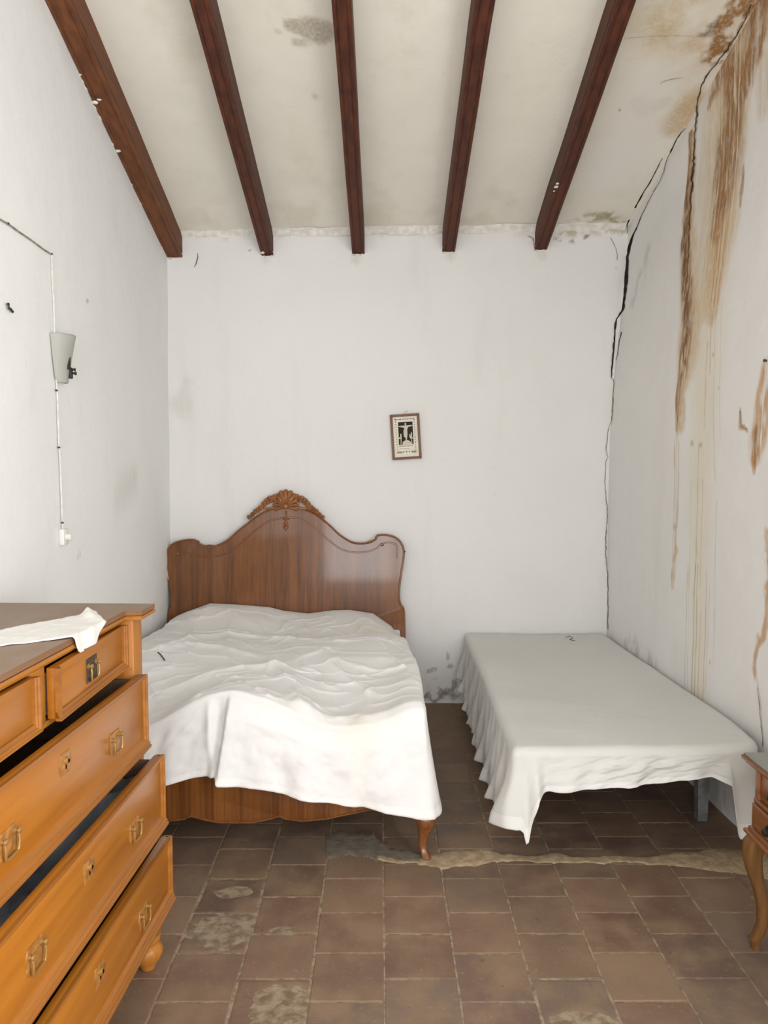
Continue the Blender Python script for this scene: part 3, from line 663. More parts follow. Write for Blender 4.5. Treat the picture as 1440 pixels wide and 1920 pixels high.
# ================================================================== CEILING BEAMS
beam_info = [(-1.216, -1.128, 0.0, 'beam_light', 'brown ceiling beam running along the left white wall, chipped plaster on its edge'),
             (-0.683, -0.615, -0.014, 'beam', 'red-brown ceiling beam next to the wall-side beam, white flake at its foot'),
             (-0.169, -0.098, -0.014, 'beam', 'dark red ceiling beam in the middle, beside the grey damp blotch'),
             (0.343, 0.415, 0.0, 'beam', 'dark brown ceiling beam between the middle beam and the one with a chipped knot'),
             (0.866, 0.935, 0.0, 'beam', 'dark red-brown ceiling beam with a pale chip, beside the cracked stained corner')]
for k, (x0, x1, dx, mt, lab) in enumerate(beam_info):
    wd = x1 - x0; hgt = 0.132; g = 0.004
    root = empty('ceiling_beam', ((x0 + x1) / 2, BACK, 2.565 + 0.021 * ((x0 + x1) / 2 + 1.2))); tag(root, lab, 'beam', 'roof beams on the sloping ceiling')
    h = wd / 2
    prof = [(-h, hgt + 0.03), (-h, 0.030), (-h + 0.005, 0.026), (-h + 0.005, 0.019), (-h, 0.015), (-h, 0.003), (-h + 0.004, 0), (-h + 0.013, 0), (-h + 0.015, 0.003), (-h + 0.018, 0.003), (-h + 0.020, 0),
            (h - 0.020, 0), (h - 0.018, 0.003), (h - 0.015, 0.003), (h - 0.013, 0), (h - 0.004, 0), (h, 0.003), (h, 0.015), (h - 0.005, 0.019), (h - 0.005, 0.026), (h, 0.030), (h, hgt + 0.03)]
    v = []; f = []; n = len(prof); steps = 40
    for i in range(steps + 1):
        s = (BACK - REAR) * i / steps
        wv = (vnoise(np.array([s * 3.0]), np.array([k * 7.7]), 5)[0] - 0.5) * 0.004
        for (a, c) in prof: v.append((a + dx * s / 1.5 + wv, -s + (0.0 if i else 0.02), c + SL * s))
    for i in range(steps):
        for j in range(n): f.append((i * n + j, i * n + (j + 1) % n, (i + 1) * n + (j + 1) % n, (i + 1) * n + j))
    f.append(tuple(range(n))); f.append(tuple(range(steps * n, (steps + 1) * n)))
    mesh_obj('beam', v, f, M[mt], root, auto=30)
    rr = random.Random(40 + k)
    # pale plaster line along both upper edges, broken bits at the foot and chips on the faces
    def flake(cx, cy, cz, r, nrm):
        b_ = MB(); b_.blob((cx, cy, cz), r, 8, 5); o_ = b_.build('plaster_flake', M['chip'], root)
        for q in o_.data.vertices: q.co += Vector((rr.uniform(-1, 1), rr.uniform(-1, 1), rr.uniform(-1, 1))) * min(r) * 0.25
    for j in range(3): flake(rr.uniform(-h, h), -0.006, rr.uniform(-0.004, 0.002), (rr.uniform(0.006, 0.015), 0.006, rr.uniform(0.003, 0.006)), None)
    if k == 0:
        for px, py, r in ((178, 192, .014), (186, 187, .010), (221, 283, .013), (150, 140, .007)):
            d = ray(px, py); s_ = None
            nn = np.array([0, SL, 1.0]); z0 = root.location[2] + SL * BACK; p = CC + d * ((z0 - CC @ nn) / (d @ nn))
            flake(p[0] - root.location[0], p[1] - BACK, p[2] - root.location[2], (r, r * 0.8, r * 0.45), None)
        for j in range(16):
            s_ = rr.uniform(0.05, 2.0)
            flake(-h - 0.001, -s_, 0.003 + SL * s_, (0.003, rr.uniform(0.008, 0.035), 0.003), None)
    if k == 1: flake(-h + 0.012, -0.03, 0.006 + SL * 0.03, (0.014, 0.012, 0.008), None)
    if k == 4:
        for px, py, r in ((1043, 350, .012), (1045, 344, .009), (1039, 358, .006)):
            d = ray(px, py); nn = np.array([0, SL, 1.0]); z0 = root.location[2] + SL * BACK; p = CC + d * ((z0 - CC @ nn) / (d @ nn))
            flake(p[0] - root.location[0], p[1] - BACK, p[2] - root.location[2] - 0.001, (r, r * 1.3, r * 0.35), None)

# ================================================================== DOUBLE BED
bed = empty('double_bed', (-0.53, 3.5, 0)); tag(bed, 'carved dark wood double bed with arched headboard and shell crest', 'bed')
def local(p, root): return (p[0] - root.location[0], p[1] - root.location[1], p[2] - root.location[2])
HBY = 4.375
hb_px = [(760.5, 1290), (760.5, 1210), (759.4, 1146), (755, 1139), (750, 1128), (748, 1116), (749, 1095), (753.5, 1064), (757, 1040), (756, 1026), (750, 1014), (740, 1006), (724, 1002), (707, 1003), (705, 1009), (693, 1016), (675, 1018), (658, 1015), (637, 1002),
         (620, 986), (602, 971), (585, 960), (568, 954), (552, 951.5), (536.5, 951), (522, 951.5), (509, 953.6), (488, 963), (470.5, 975.5), (446, 994.6), (429, 1010), (411.5, 1020), (394, 1024.5), (380, 1021.7), (370, 1017.5), (365.7, 1012), (352.5, 1011), (331.7, 1015),
         (319, 1024), (312.5, 1040), (312.5, 1060.6), (316, 1085), (320.5, 1109), (322, 1130), (319.5, 1142), (316, 1150), (316, 1210), (318, 1290)]
out = [at_y(x, y, HBY) for x, y in hb_px]
def smooth_poly(pts, n=3, keep=4):
    # Catmull-Rom resample
    P = [np.array(p) for p in pts]; o_ = []
    for i in range(len(P) - 1):
        p0, p1, p2, p3 = P[max(0, i - 1)], P[i], P[i + 1], P[min(len(P) - 1, i + 2)]
        for k in range(n):
            t = k / n; o_.append(0.5 * ((2 * p1) + (-p0 + p2) * t + (2 * p0 - 5 * p1 + 4 * p2 - p3) * t * t + (-p0 + 3 * p1 - 3 * p2 + p3) * t ** 3))
    o_.append(P[-1]); return o_
def tilt_y(z): return 0.05 * (z - 0.95)         # headboard leans back a little
pts = [(p[0], p[2]) for p in smooth_poly(out, 3)]
pts = [(x, max(z, 0.12)) for x, z in pts]; pts[0] = (pts[0][0], 0.12); pts[-1] = (pts[-1][0], 0.12)
b = MB(); b.prism([(x - bed.location[0], z) for x, z in pts], 'y', HBY - bed.location[1] + 0.0, HBY - bed.location[1] + 0.032, 0.006)
for v_ in b.bm.verts: v_.co.y += tilt_y(v_.co.z)
b.build('headboard', M['veneer'], bed, auto=40, label='arched glossy veneer headboard')
def hb(x, y, d=0.0):
    p = at_y(x, y, HBY); return (p[0] - bed.location[0], HBY - bed.location[1] - d + tilt_y(p[2]), p[2])
# raised bead that follows the arch
def cr(x, y): return (290 + x / 2.88, 880 + y / 2.88)
bead = [cr(110, 520), cr(108, 475), cr(125, 455), cr(165, 452), cr(210, 462), cr(260, 469), cr(310, 471), (cr(380, 456)), cr(450, 412), cr(520, 348), cr(600, 288), cr(660, 268), cr(708, 262), cr(760, 262), cr(820, 285), cr(880, 330), cr(950, 392), cr(1010, 432), cr(1080, 448), cr(1150, 444), cr(1200, 425), cr(1222, 404), cr(1260, 396), cr(1300, 405), cr(1310, 440), cr(1305, 480)]
bp = smooth_poly([hb(x, y, 0.001) for x, y in bead], 4)
b = MB(); b.tube([tuple(p) for p in bp], 0.0045, 6); 
for x, y in (cr(1228, 406), cr(125, 455)): b.blob(hb(x, y, 0.002), (0.012, 0.006, 0.010), 8, 5)
b.build('bead_moulding', M['bedwood'], bed)
# edge bead on the outline
ep = smooth_poly([(p[0] - bed.location[0], HBY - bed.location[1] - 0.001 + tilt_y(p[2]), p[2] - 0.004) for p in out[3:-6]], 3)
b = MB(); b.tube([tuple(p) for p in ep], 0.006, 6); b.build('edge_moulding', M['bedwood'], bed)
# crest: shell, scrolling leaves, drop ornament
crest = MB()
sx, sy = cr(708, 196); c0 = np.array(hb(sx, sy, 0.010)); R = 82 / 2.88 * HBY / F
n_r = 11
for i in range(n_r):
    a = math.radians(-18 + 216 * i / (n_r - 1)); ca, sa = math.cos(a), math.sin(a)
    L = R * (0.80 + 0.10 * sa); rad_w = 0.0150 if 1 < i < n_r - 2 else 0.012
    pp = [(c0[0] + ca * L * t * 0.92, c0[1] - 0.012 * math.sin(math.pi * t) + 0.004, c0[2] + sa * L * t) for t in np.linspace(0.12, 1, 8)]
    crest.tube(pp, [rad_w * (0.25 + 0.75 * t) for t in np.linspace(0.12, 1, 8)], 8)
    crest.blob(pp[-1], (rad_w * 1.05, 0.006, rad_w * 1.05), 8, 5)
half = [(c0[0] + math.cos(t) * R * 0.80, c0[2] + math.sin(t) * R * 0.95) for t in np.linspace(-0.25, math.pi + 0.25, 24)]
crest.prism(half, 'y', c0[1] + 0.002, c0[1] + 0.020, 0.003)
crest.blob((c0[0], c0[1] - 0.008, c0[2] - 0.004), (0.020, 0.012, 0.016), 12, 7)
shell = crest.build('crest_shell', M['carved'], bed, label='carved scallop shell crest')
for sgn in (-1, 1):
    b = MB(); pts_ = [cr(708 + sgn * x, y) for x, y in ((42, 150), (85, 162), (112, 182), (140, 212), (165, 228), (188, 252), (198, 262))]
    sp = smooth_poly([hb(x, y, 0.006) for x, y in pts_], 5); m_ = len(sp)
    b.tube([tuple(p) for p in sp], [0.018 * (1 - 0.62 * i / m_) * (1 + 0.28 * math.sin(i * 1.9)) for i in range(m_)], 8)
    for i in range(2, m_ - 1, 3):                      # leaf lobes on both sides of the stem
        p = Vector(sp[i]); t = (Vector(sp[min(i + 1, m_ - 1)]) - Vector(sp[i - 1])).normalized(); nrm = Vector((t.z, 0, -t.x))
        k = 1 - 0.55 * i / m_; q = Matrix.Rotation(-math.atan2(t.z, t.x), 3, 'Y')
        for s2 in (-1, 1): b.blob(p + nrm * s2 * 0.015 * k - Vector((0, 0.005, 0)), (0.015 * k, 0.008, 0.0085 * k), 8, 5, q)
    # inner scroll springing from the shell base
    c2 = hb(*cr(708 + sgn * 46, 182), 0.007)
    b.tube([(c2[0] + sgn * (0.004 + 0.013 * math.cos(t)) , c2[1], c2[2] + 0.015 * math.sin(t)) for t in np.linspace(-0.6, 4.6, 14)], [0.007 - 0.0025 * i / 13 for i in range(14)], 7)
    b.tube([hb(*cr(708 + sgn * x, y), 0.004) for x, y in ((40, 196), (70, 210), (100, 214), (125, 212))], [0.008, 0.010, 0.008, 0.005], 7)
    # end curl
    e = hb(*cr(708 + sgn * 200, 258), 0.006)
    b.tube([(e[0] + sgn * 0.008 * math.cos(t), e[1], e[2] + 0.010 * math.sin(t)) for t in np.linspace(-1.8, 3.9, 12)], 0.0042, 6)
    b.build('crest_leaf', M['carved'], bed, label='carved scrolling leaf crest')
b = MB()
for x, y, rx, rz in ((708, 236, 5, 14), (708, 262, 10, 9), (697, 268, 7, 5), (719, 268, 7, 5), (708, 288, 8, 16), (700, 300, 5, 12), (716, 300, 5, 12), (708, 316, 9, 10), (697, 314, 4, 6), (719, 314, 4, 6), (708, 328, 4, 6)):
    s_ = HBY / F / 2.88; b.blob(hb(*cr(x, y), 0.004), (rx * s_, 0.009, rz * s_), 10, 6)
b.build('drop_ornament', M['carved'], bed, label='carved leaf drop')
b = MB(); b.blob(hb(758.5, 1034, 0.0), (0.006, 0.006, 0.006)); b.build('stud', M['knob'], bed)
# footboard
FBY = 2.668
fb_px = [(309, 1551), (339, 1550), (356, 1543.5), (365, 1539), (378, 1544), (421, 1546.5), (472.5, 1543.5), (507, 1537), (524, 1530.6), (537, 1537), (567, 1541), (610, 1537), (653, 1528), (692, 1520), (718, 1517.6), (739.5, 1520), (757, 1526), (767.5, 1532.7), (782, 1533)]
low = [at_y(x, y, FBY) for x, y in fb_px]; xc = -0.522
right_half = [(p[0], p[2]) for p in low if p[0] > xc + 0.005]
lows = [(2 * xc - x, z) for x, z in reversed(right_half)] + [(xc, 0.128)] + right_half
topf = [(0.150, 0.30), (0.152, 0.38), (0.13, 0.415), (-0.1, 0.42), (xc, 0.425), (2 * xc + 0.1, 0.42), (2 * xc - 0.13, 0.415), (2 * xc - 0.152, 0.38), (2 * xc - 0.150, 0.30)]
b = MB(); b.prism([(x - bed.location[0], z) for x, z in lows + [(0.148, 0.155)] + topf + [(2 * xc - 0.148, 0.155)]], 'y', FBY - bed.location[1], FBY - bed.location[1] + 0.026, 0.004)
b.build('footboard', M['veneer'], bed, auto=40, label='low veneer footboard with scalloped lower edge')
b = MB(); b.tube([(x - bed.location[0], FBY - bed.location[1] - 0.001, z + 0.004) for x, z in lows], 0.004, 6); b.build('edge_moulding', M['bedwood'], bed)
def cabriole(name, mat, root, x, y, hgt, dx, dy, s=1.0, prof=None, label=None):
    """S-curved leg: knee pushed out along (dx, dy), slim ankle, flared toe"""
    prof = prof or [(1.0, 0.000, 0.036), (0.93, 0.004, 0.037), (0.84, 0.010, 0.034), (0.70, 0.008, 0.027), (0.55, 0.002, 0.020), (0.40, -0.003, 0.0155), (0.26, -0.004, 0.0135), (0.14, 0.002, 0.0135), (0.07, 0.010, 0.015), (0.03, 0.014, 0.0165), (0.0, 0.014, 0.014)]
    b_ = MB(); n = 14; v = []; f = []
    for (t, o_, r) in prof:
        for k in range(n):
            a = 2 * math.pi * k / n; ca, sa = math.cos(a), math.sin(a); e = 0.62
            qx = math.copysign(abs(ca) ** e, ca) * r * s; qy = math.copysign(abs(sa) ** e, sa) * r * s
            v.append((x + o_ * dx * s + qx, y + o_ * dy * s + qy, t * hgt))
    m_ = len(prof)
    for i in range(m_ - 1):
        for k in range(n): f.append((i * n + k, i * n + (k + 1) % n, (i + 1) * n + (k + 1) % n, (i + 1) * n + k))
    f.append(tuple(range(n))); f.append(tuple(range((m_ - 1) * n, m_ * n)))
    b_._add(v, f); return b_.build(name, mat, root, auto=60, label=label)
for lx, sx_ in ((0.148, 1), (2 * xc - 0.148, -1)):
    cabriole('leg', M['bedwood'], bed, lx - bed.location[0], FBY + 0.006 - bed.location[1], 0.165, 0.8 * sx_, -1.0, label='curved cabriole foot')
for lx in (0.10, 2 * xc - 0.10):
    b = MB(); b.box(lx - 0.03 - bed.location[0], lx + 0.03 - bed.location[0], HBY - 0.0 - bed.location[1], HBY + 0.03 - bed.location[1], 0.0, 0.14, 0.003); b.build('leg', M['bedwood'], bed)
for lx in (0.118, 2 * xc - 0.118):
    b = MB(); b.box(lx - 0.012 - bed.location[0], lx + 0.012 - bed.location[0], FBY + 0.025 - bed.location[1], HBY + 0.002 - bed.location[1], 0.20, 0.36, 0.003); b.build('side_rail', M['bedwood'], bed)
b = MB(); b.box(-1.155 - bed.location[0], 0.106 - bed.location[0], FBY + 0.027 - bed.location[1], 4.33 - bed.location[1], 0.24, 0.30, 0.01); b.build('bed_base', M['grey_paint'], bed)
mt = MB(); mt.box(-1.15 - bed.location[0], 0.10 - bed.location[0], FBY + 0.035 - bed.location[1], 4.32 - bed.location[1], 0.30, 0.42, 0.05); mt.build('mattress', M['sheet2'], bed)

# ================================================================== SHEETS
def drape(name, rim, ztop, zhem, flare, fold, mat, hem_mat, centre, K=70, Q=36, edge=0.05, zedge=None, hemband=0.05, stains=()):
    """rim: list of (x, y, nx, ny); ztop(x,y) arrays; zhem/flare arrays per rim point; fold(q, s, i) outward offset"""
    R_ = np.array(rim); N = len(R_); cx = np.stack([np.interp(R_[:, 1], centre[0], centre[1]), np.clip(R_[:, 1], centre[2], centre[3])], -1)
    s = np.concatenate([[0], np.cumsum(np.hypot(*np.diff(R_[:, :2], axis=0).T))])
    dist = np.abs(((R_[:, :2] - cx) * R_[:, 2:]).sum(1)) + 1e-6
    rows = []
    for k in range(K + 1):
        r = (k / K) ** 0.8
        P = cx + (R_[:, :2] - cx) * r; d = (1 - r) * dist
        t = np.clip(1 - d / edge, 0, 1); drop = edge * 0.9 * (1 - np.sqrt(1 - (t * 0.97) ** 2))
        z = ztop(P[:, 0], P[:, 1]) - drop; rows.append(np.stack([P[:, 0], P[:, 1], z], -1))
    z0 = rows[-1][:, 2]
    for k in range(1, Q + 1):
        q = k / Q; o_ = flare * q ** 1.3 + fold(q, s)
        rows.append(np.stack([R_[:, 0] + R_[:, 2] * o_, R_[:, 1] + R_[:, 3] * o_, z0 + (zhem - z0) * q], -1))
    P = np.stack(rows, 0)
    st_ = Stain(P.shape[:2])
    for (x, y, r, col, a) in stains:
        d = np.hypot(P[..., 0] - x, P[..., 1] - y) / r + (fbm(P[..., 0] * 14, P[..., 1] * 14, 5) - 0.5) * 0.6; st_.add(col, np.clip(1 - d, 0, 1) * a)
    o_ = grid_mesh(name, P, mat, kind=None, stain=st_.arr())
    # hem: a folded band along the lower edge, a hair outside the cloth
    kq = max(2, int(Q * hemband / 0.25)); H_ = P[-kq:].copy(); H_[..., 0] += R_[None, :, 2] * 0.0015; H_[..., 1] += R_[None, :, 3] * 0.0015
    H2 = np.concatenate([H_, H_[-1:] - np.concatenate([R_[None, :, 2:] * 0.003, np.zeros((1, N, 1)) + 0.001], -1)], 0)
    h_ = grid_mesh('hem', H2, hem_mat, kind=None); h_.parent = o_
    return o_

def rim_path(corners, rad, step):
    """open path (list of points, per-corner radius) -> rim points with outward normals (path runs with outside on its right)"""
    pts_ = []
    for i, (p, r) in enumerate(zip(corners, rad)):
        p = np.array(p, float)
        if i in (0, len(corners) - 1) or r <= 0: pts_.append(p); continue
        a = np.array(corners[i - 1], float) - p; c = np.array(corners[i + 1], float) - p; a /= np.linalg.norm(a); c /= np.linalg.norm(c)
        p0, p1 = p + a * r, p + c * r
        for t in np.linspace(0, 1, 14): pts_.append((1 - t) ** 2 * p0 + 2 * t * (1 - t) * p + t ** 2 * p1)
    P = np.array(pts_); s = np.concatenate([[0], np.cumsum(np.hypot(*np.diff(P, axis=0).T))]); n = int(s[-1] / step)
    q = np.linspace(0, s[-1], n); X, Y = np.interp(q, s, P[:, 0]), np.interp(q, s, P[:, 1])
    T = np.stack([np.gradient(X), np.gradient(Y)], -1)
    ker = np.ones(9) / 9
    for k in range(2): T[:, k] = np.convolve(np.pad(T[:, k], 4, 'edge'), ker, 'valid')
    T /= np.linalg.norm(T, axis=1)[:, None]
    return [(x, y, t[1], -t[0]) for x, y, t in zip(X, Y, T)]

# --- sheet of the double bed: path back-right -> front-right? run so the outside is on the right hand (clockwise seen from below)
FY = 2.652
corn = [(-0.5, 4.34), (-1.16, 4.34), (-1.165, 3.6), (-1.175, 3.0), (-1.17, FY), (0.155, FY), (0.158, 3.0), (0.135, 3.7), (0.10, 4.34), (-0.5, 4.34)]
# walking from the far left down the left side, the outside (-x) lies on the right hand
rim = rim_path(corn, [0, 0.04, 0.0, 0.0, 0.04, 0.018, 0.0, 0.0, 0.04, 0], 0.006)
RA = np.array(rim)
zfp = [at_y(x, y, FY) for x, y in [(255, 1372), (281, 1362.6), (296, 1356), (326, 1339), (356, 1322), (386, 1307.5), (410, 1301), (434, 1298), (452, 1300), (472, 1306), (498, 1313), (533, 1328), (559, 1341), (584, 1352), (619, 1363.5), (653, 1365), (696, 1360.5), (726.5, 1352), (757, 1337), (775, 1333), (791, 1333), (808, 1341), (821, 1358)]]
zfx = [p[0] for p in zfp]; zfz = [p[2] + 0.005 for p in zfp]
hbl = [(300, 1168), (320, 1158), (394, 1131), (440, 1133), (505, 1138), (533, 1145), (578, 1150), (623, 1144), (655, 1143), (700, 1150), (734, 1174), (759, 1210), (769, 1240)]
zbp = [at_y(x, y, 4.33) for x, y in hbl]; zbx = [p[0] for p in zbp]; zbz = [p[2] for p in zbp]
def c4(x, y): p = at_z(240 + x / 2.3226, 1100 + y / 2.3226, 0.56); return (p[0], p[1])
ridges = [([(140, 285), (260, 255), (400, 255), (520, 280)], 0.020, 0.045), ([(200, 262), (300, 215), (420, 185), (560, 190), (700, 208)], 0.026, 0.05),
          ([(700, 236), (850, 233), (1010, 236)], 0.007, 0.018), ([(150, 415), (330, 388), (480, 366), (600, 356), (645, 356)], 0.028, 0.06),
          ([(640, 356), (680, 400), (720, 460), (770, 520), (850, 600)], 0.036, 0.05), ([(840, 275), (880, 330), (960, 372), (1050, 420)], 0.016, 0.03),
          ([(1000, 340), (1100, 350), (1200, 348)], 0.010, 0.02), ([(420, 92), (450, 150), (430, 210)], 0.014, 0.03), ([(240, 105), (290, 180), (250, 245)], 0.016, 0.03),
          ([(890, 505), (1000, 488), (1070, 512)], 0.012, 0.03), ([(880, 590), (960, 568), (1070, 600)], 0.012, 0.03), ([(1060, 600), (1120, 560), (1200, 540)], 0.020, 0.04),
          ([(130, 600), (270, 520), (340, 480), (450, 458)], 0.012, 0.03), ([(540, 395), (640, 405), (700, 402)], 0.008, 0.018), ([(560, 480), (640, 515), (700, 545)], 0.010, 0.02),
          ([(820, 415), (930, 412)], 0.006, 0.014), ([(1130, 170), (1200, 250), (1250, 350)], 0.012, 0.05), ([(330, 470), (420, 420), (500, 400)], 0.008, 0.02),
          ([(650, 165), (720, 150)], 0.006, 0.015), ([(90, 400), (160, 440), (220, 440)], 0.012, 0.03), ([(780, 540), (800, 480), (900, 460)], 0.012, 0.04), ([(700, 330), (760, 300), (840, 285)], 0.010, 0.03)]
ridgesW = [([(*c4(x, y),) for x, y in pl], a, wd) for pl, a, wd in ridges]
def ztop1(x, y):
    zf = np.interp(x, zfx, zfz); zb = np.interp(x, zbx, zbz); t = np.clip((y - FY) / (4.33 - FY), 0, 1)
    mid = 0.545 + 0.02 * np.sin(x * 5 + 1) + 0.012 * np.sin(y * 6)
    z = zf * (1 - sstep(0.0, 0.42, t)) + mid * sstep(0.0, 0.42, t) * (1 - sstep(0.72, 1.0, t)) + zb * sstep(0.72, 1.0, t)
    z = z - 0.05 * sstep(-0.05, 0.16, x) * sstep(0.25, 0.6, t) * (1 - sstep(0.85, 1.0, t))
    fade = sstep(0.0, 0.03, t) * sstep(1.0, 0.9, t)
    for pl, a, wd in ridgesW:
        best = np.full(np.shape(x), 9.0); sg = np.ones(np.shape(x))
        for (u0, v0), (u1, v1) in zip(pl[:-1], pl[1:]):
            du, dv = u1 - u0, v1 - v0; L = du * du + dv * dv + 1e-9; k = np.clip(((x - u0) * du + (y - v0) * dv) / L, 0, 1)
            d = np.hypot(x - u0 - k * du, y - v0 - k * dv); cl = d < best
            sg = np.where(cl, np.sign(du * (y - v0) - dv * (x - u0)), sg); best = np.where(cl, d, best)
        wl = np.where(sg > 0, wd * 1.7, wd * 0.55)         # gentle behind, steep in front
        z = z + 0.78 * a * np.exp(-(best / wl) ** 1.25) * fade
    z = z + (fbm(x * 3, y * 3.5, 71, 2) - 0.5) * 0.045 * fade + np.clip(1 - np.abs(2 * fbm(x * 5 + 3, y * 7, 81, 2) - 1) * 3.2, 0, 1) ** 3 * 0.006 * fade + np.clip(1 - np.abs(2 * fbm(x * 7 + y * 3, y * 4 - x * 2, 85, 2) - 1) * 3.5, 0, 1) ** 3 * 0.005 * fade
    return np.maximum(z, 0.445)
Xr, Yr = RA[:, 0], RA[:, 1]
front = (np.abs(RA[:, 3] + 1) < 0.3); backr = sstep(0.3, 0.8, RA[:, 3])
hx = [-1.2, -1.05, -0.84, -0.70, -0.60, -0.575, -0.566, -0.40, -0.23, -0.05, 0.1, 0.19]; hz = [0.27, 0.255, 0.268, 0.30, 0.318, 0.325, 0.308, 0.285, 0.246, 0.214, 0.182, 0.165]
zhem = np.interp(Xr, hx, hz)
side = sstep(2.68, 3.1, Yr); zhem = zhem * (1 - side) + side * np.where(Xr > -0.5, 0.33, 0.40); zhem = np.where((Yr > 4.2), 0.40, zhem); zhem = np.where(backr > 0.5, 0.46, zhem)
flare = (1 - backr) * (np.where(front, 0.030, 0.0) + np.where(Xr > -0.5, 0.028, 0.004) * (1 - front) + 0.03 * np.exp(-((Xr - 0.15) ** 2 + (Yr - FY) ** 2) / 0.006))
def fold1(q, s):
    n1 = 0.010 * (np.sin(Xr * 23 + 1.2) + 0.6 * np.sin(Xr * 41)) * front
    xs_ = -0.530 - 0.040 * q                      # the fold line leans left towards the hem
    pleat = (0.042 * sstep(xs_ - 0.010, xs_ + 0.002, Xr) * sstep(0.35, -0.30, Xr) - 0.014 * np.exp(-((Xr - xs_ + 0.035) / 0.018) ** 2) + 0.014 * np.exp(-((Xr - xs_ + 0.075 - 0.05 * q) / 0.014) ** 2) - 0.010 * np.exp(-((Xr - xs_ + 0.24) / 0.03) ** 2)) * front
    cor = 0.016 * np.sin(np.arctan2(Yr - FY, Xr) * 3) * (1 - front)
    wr = (fbm(Xr * 16 + q * 2, np.full_like(Xr, q * 4), 91, 3) - 0.5) * 0.02 * front
    return ((n1 + cor) * q + pleat * min(1, q * 4) ** 0.7 + wr * min(1, q * 3) * (1 if q < 1 else 1) + 0.002 + 0.006 * (1 - front) * np.sin(Yr * 30) * q) * (1 - backr)
YEL = (0.74, 0.66, 0.46)
stn = [(*c4(1080, 170), 0.16, YEL, 0.40), (*c4(1000, 508), 0.10, YEL, 0.35), (*c4(1010, 590), 0.07, YEL, 0.45), (*c4(990, 250), 0.12, YEL, 0.15)]
sh = drape('bed_sheet', rim, ztop1, zhem, flare, fold1, M['sheet'], M['sheet_hem'], ([2.6, 4.4], [-0.51, -0.51], 3.2, 3.8), K=130, Q=44, edge=0.016, stains=stn, hemband=0.030)
tag(sh, 'rumpled white cotton sheet thrown over the double bed', 'sheet')
# sewn square patch on the hanging front (faint seam)
b = MB(); q0 = [(368, 1396), (402, 1394), (404, 1432), (374, 1442)]
# small dark thread lying on the sheet
def thread(pts_px, z, rad, label, lift=None):
    P = []
    for x, y in pts_px:
        p = at_z(x, y, z)
        if lift is not None: 
            for _ in range(6): p = at_z(x, y, float(lift(np.array([p[0]]), np.array([p[1]]))[0]) + 0.004)
        P.append(tuple(p))
    b_ = MB(); b_.tube([tuple(p) for p in smooth_poly(P, 4)], rad, 5); o_ = b_.build('thread', M['nail']); tag(o_, label, 'thread'); return o_
thread([(296, 1223), (300, 1226), (304, 1231), (309, 1238)], 0.55, 0.0025, 'short black thread lying on the rumpled sheet of the double bed', ztop1)

# --- low single bed
low_bed = empty('low_bed', (0.9, 3.5, 0)); tag(low_bed, 'low single divan bed on short grey legs beside the stained wall', 'bed')
def lb(*q): return (q[0] - 0.9, q[1] - 0.9, q[2] - 3.5, q[3] - 3.5, q[4], q[5])
for (x, y) in ((1.265, 2.965), (0.545, 2.965), (0.62, 4.2), (1.265, 4.2)):
    b = MB(); b.prism([(x - 0.9 - 0.028, y - 3.5 - 0.028), (x - 0.9 + 0.028, y - 3.5 - 0.028), (x - 0.9 + 0.028, y - 3.5 + 0.028), (x - 0.9 - 0.028, y - 3.5 + 0.028)], 'z', 0.0, 0.335)
    for v_ in b.bm.verts:
        if v_.co.z < 0.01: v_.co.x += (x - 0.9 - v_.co.x) * 0.35; v_.co.y += (y - 3.5 - v_.co.y) * 0.35
    b.build('leg', M['grey_paint'], low_bed, label='short tapered grey painted leg')
b = MB(); b.box(*lb(0.52, 1.255, 2.68, 4.30, 0.325, 0.365, 0), 0.01); b.build('bed_frame', M['grey_paint'], low_bed)
b = MB(); b.box(*lb(0.50, 1.255, 2.64, 4.38, 0.365, 0.41, 0), 0.018); b.build('mattress', M['sheet2'], low_bed)
FY2 = 2.585
def rx2(y): return right_x(y, 0.42) - 0.020
corn2 = [(0.9, 4.405), (0.475, 4.405), (0.470, 3.5), (0.448, FY2), (1.335, FY2 + 0.045), (rx2(2.88) - 0.004, 2.88), (rx2(3.05), 3.05), (rx2(3.6), 3.6), (rx2(4.40), 4.405), (0.9, 4.405)]
rim2 = rim_path(corn2, [0, 0.03, 0.0, 0.03, 0.07, 0.05, 0.0, 0.0, 0.03, 0], 0.007); RB = np.array(rim2); X2, Y2 = RB[:, 0], RB[:, 1]
def ztop2(x, y): return 0.428 + (fbm(x * 3, y * 3, 111, 3) - 0.5) * 0.012 - 0.006 * np.sin((x - 0.5) * 3.4)
s2 = np.concatenate([[0], np.cumsum(np.hypot(np.diff(X2), np.diff(Y2)))])
frontness = sstep(0.35, 0.9, -RB[:, 3])
leftness = sstep(0.35, 0.9, -RB[:, 2]); rightness = sstep(0.5, 0.95, RB[:, 2])
fh = np.interp(X2, [0.40, 0.452, 0.475, 0.505, 0.535, 0.58, 0.66, 0.80, 0.95, 1.08, 1.15, 1.215, 1.245, 1.36, 1.40], [0.17, 0.165, 0.16, 0.185, 0.262, 0.280, 0.286, 0.292, 0.304, 0.320, 0.320, 0.290, 0.10, 0.10, 0.10])
lh = np.interp(Y2, [2.55, 2.62, 2.75, 3.0, 3.4, 3.9, 4.2, 4.4], [0.17, 0.155, 0.135, 0.115, 0.105, 0.12, 0.16, 0.22]) + (fbm(s2 * 9, s2 * 0, 121, 3) - 0.5) * 0.03
zh2 = frontness * fh + (1 - frontness) * np.where(X2 < 0.9, lh, np.interp(Y2, [2.6, 2.72, 2.85, 3.2, 4.4], [0.10, 0.12, 0.20, 0.24, 0.24]))
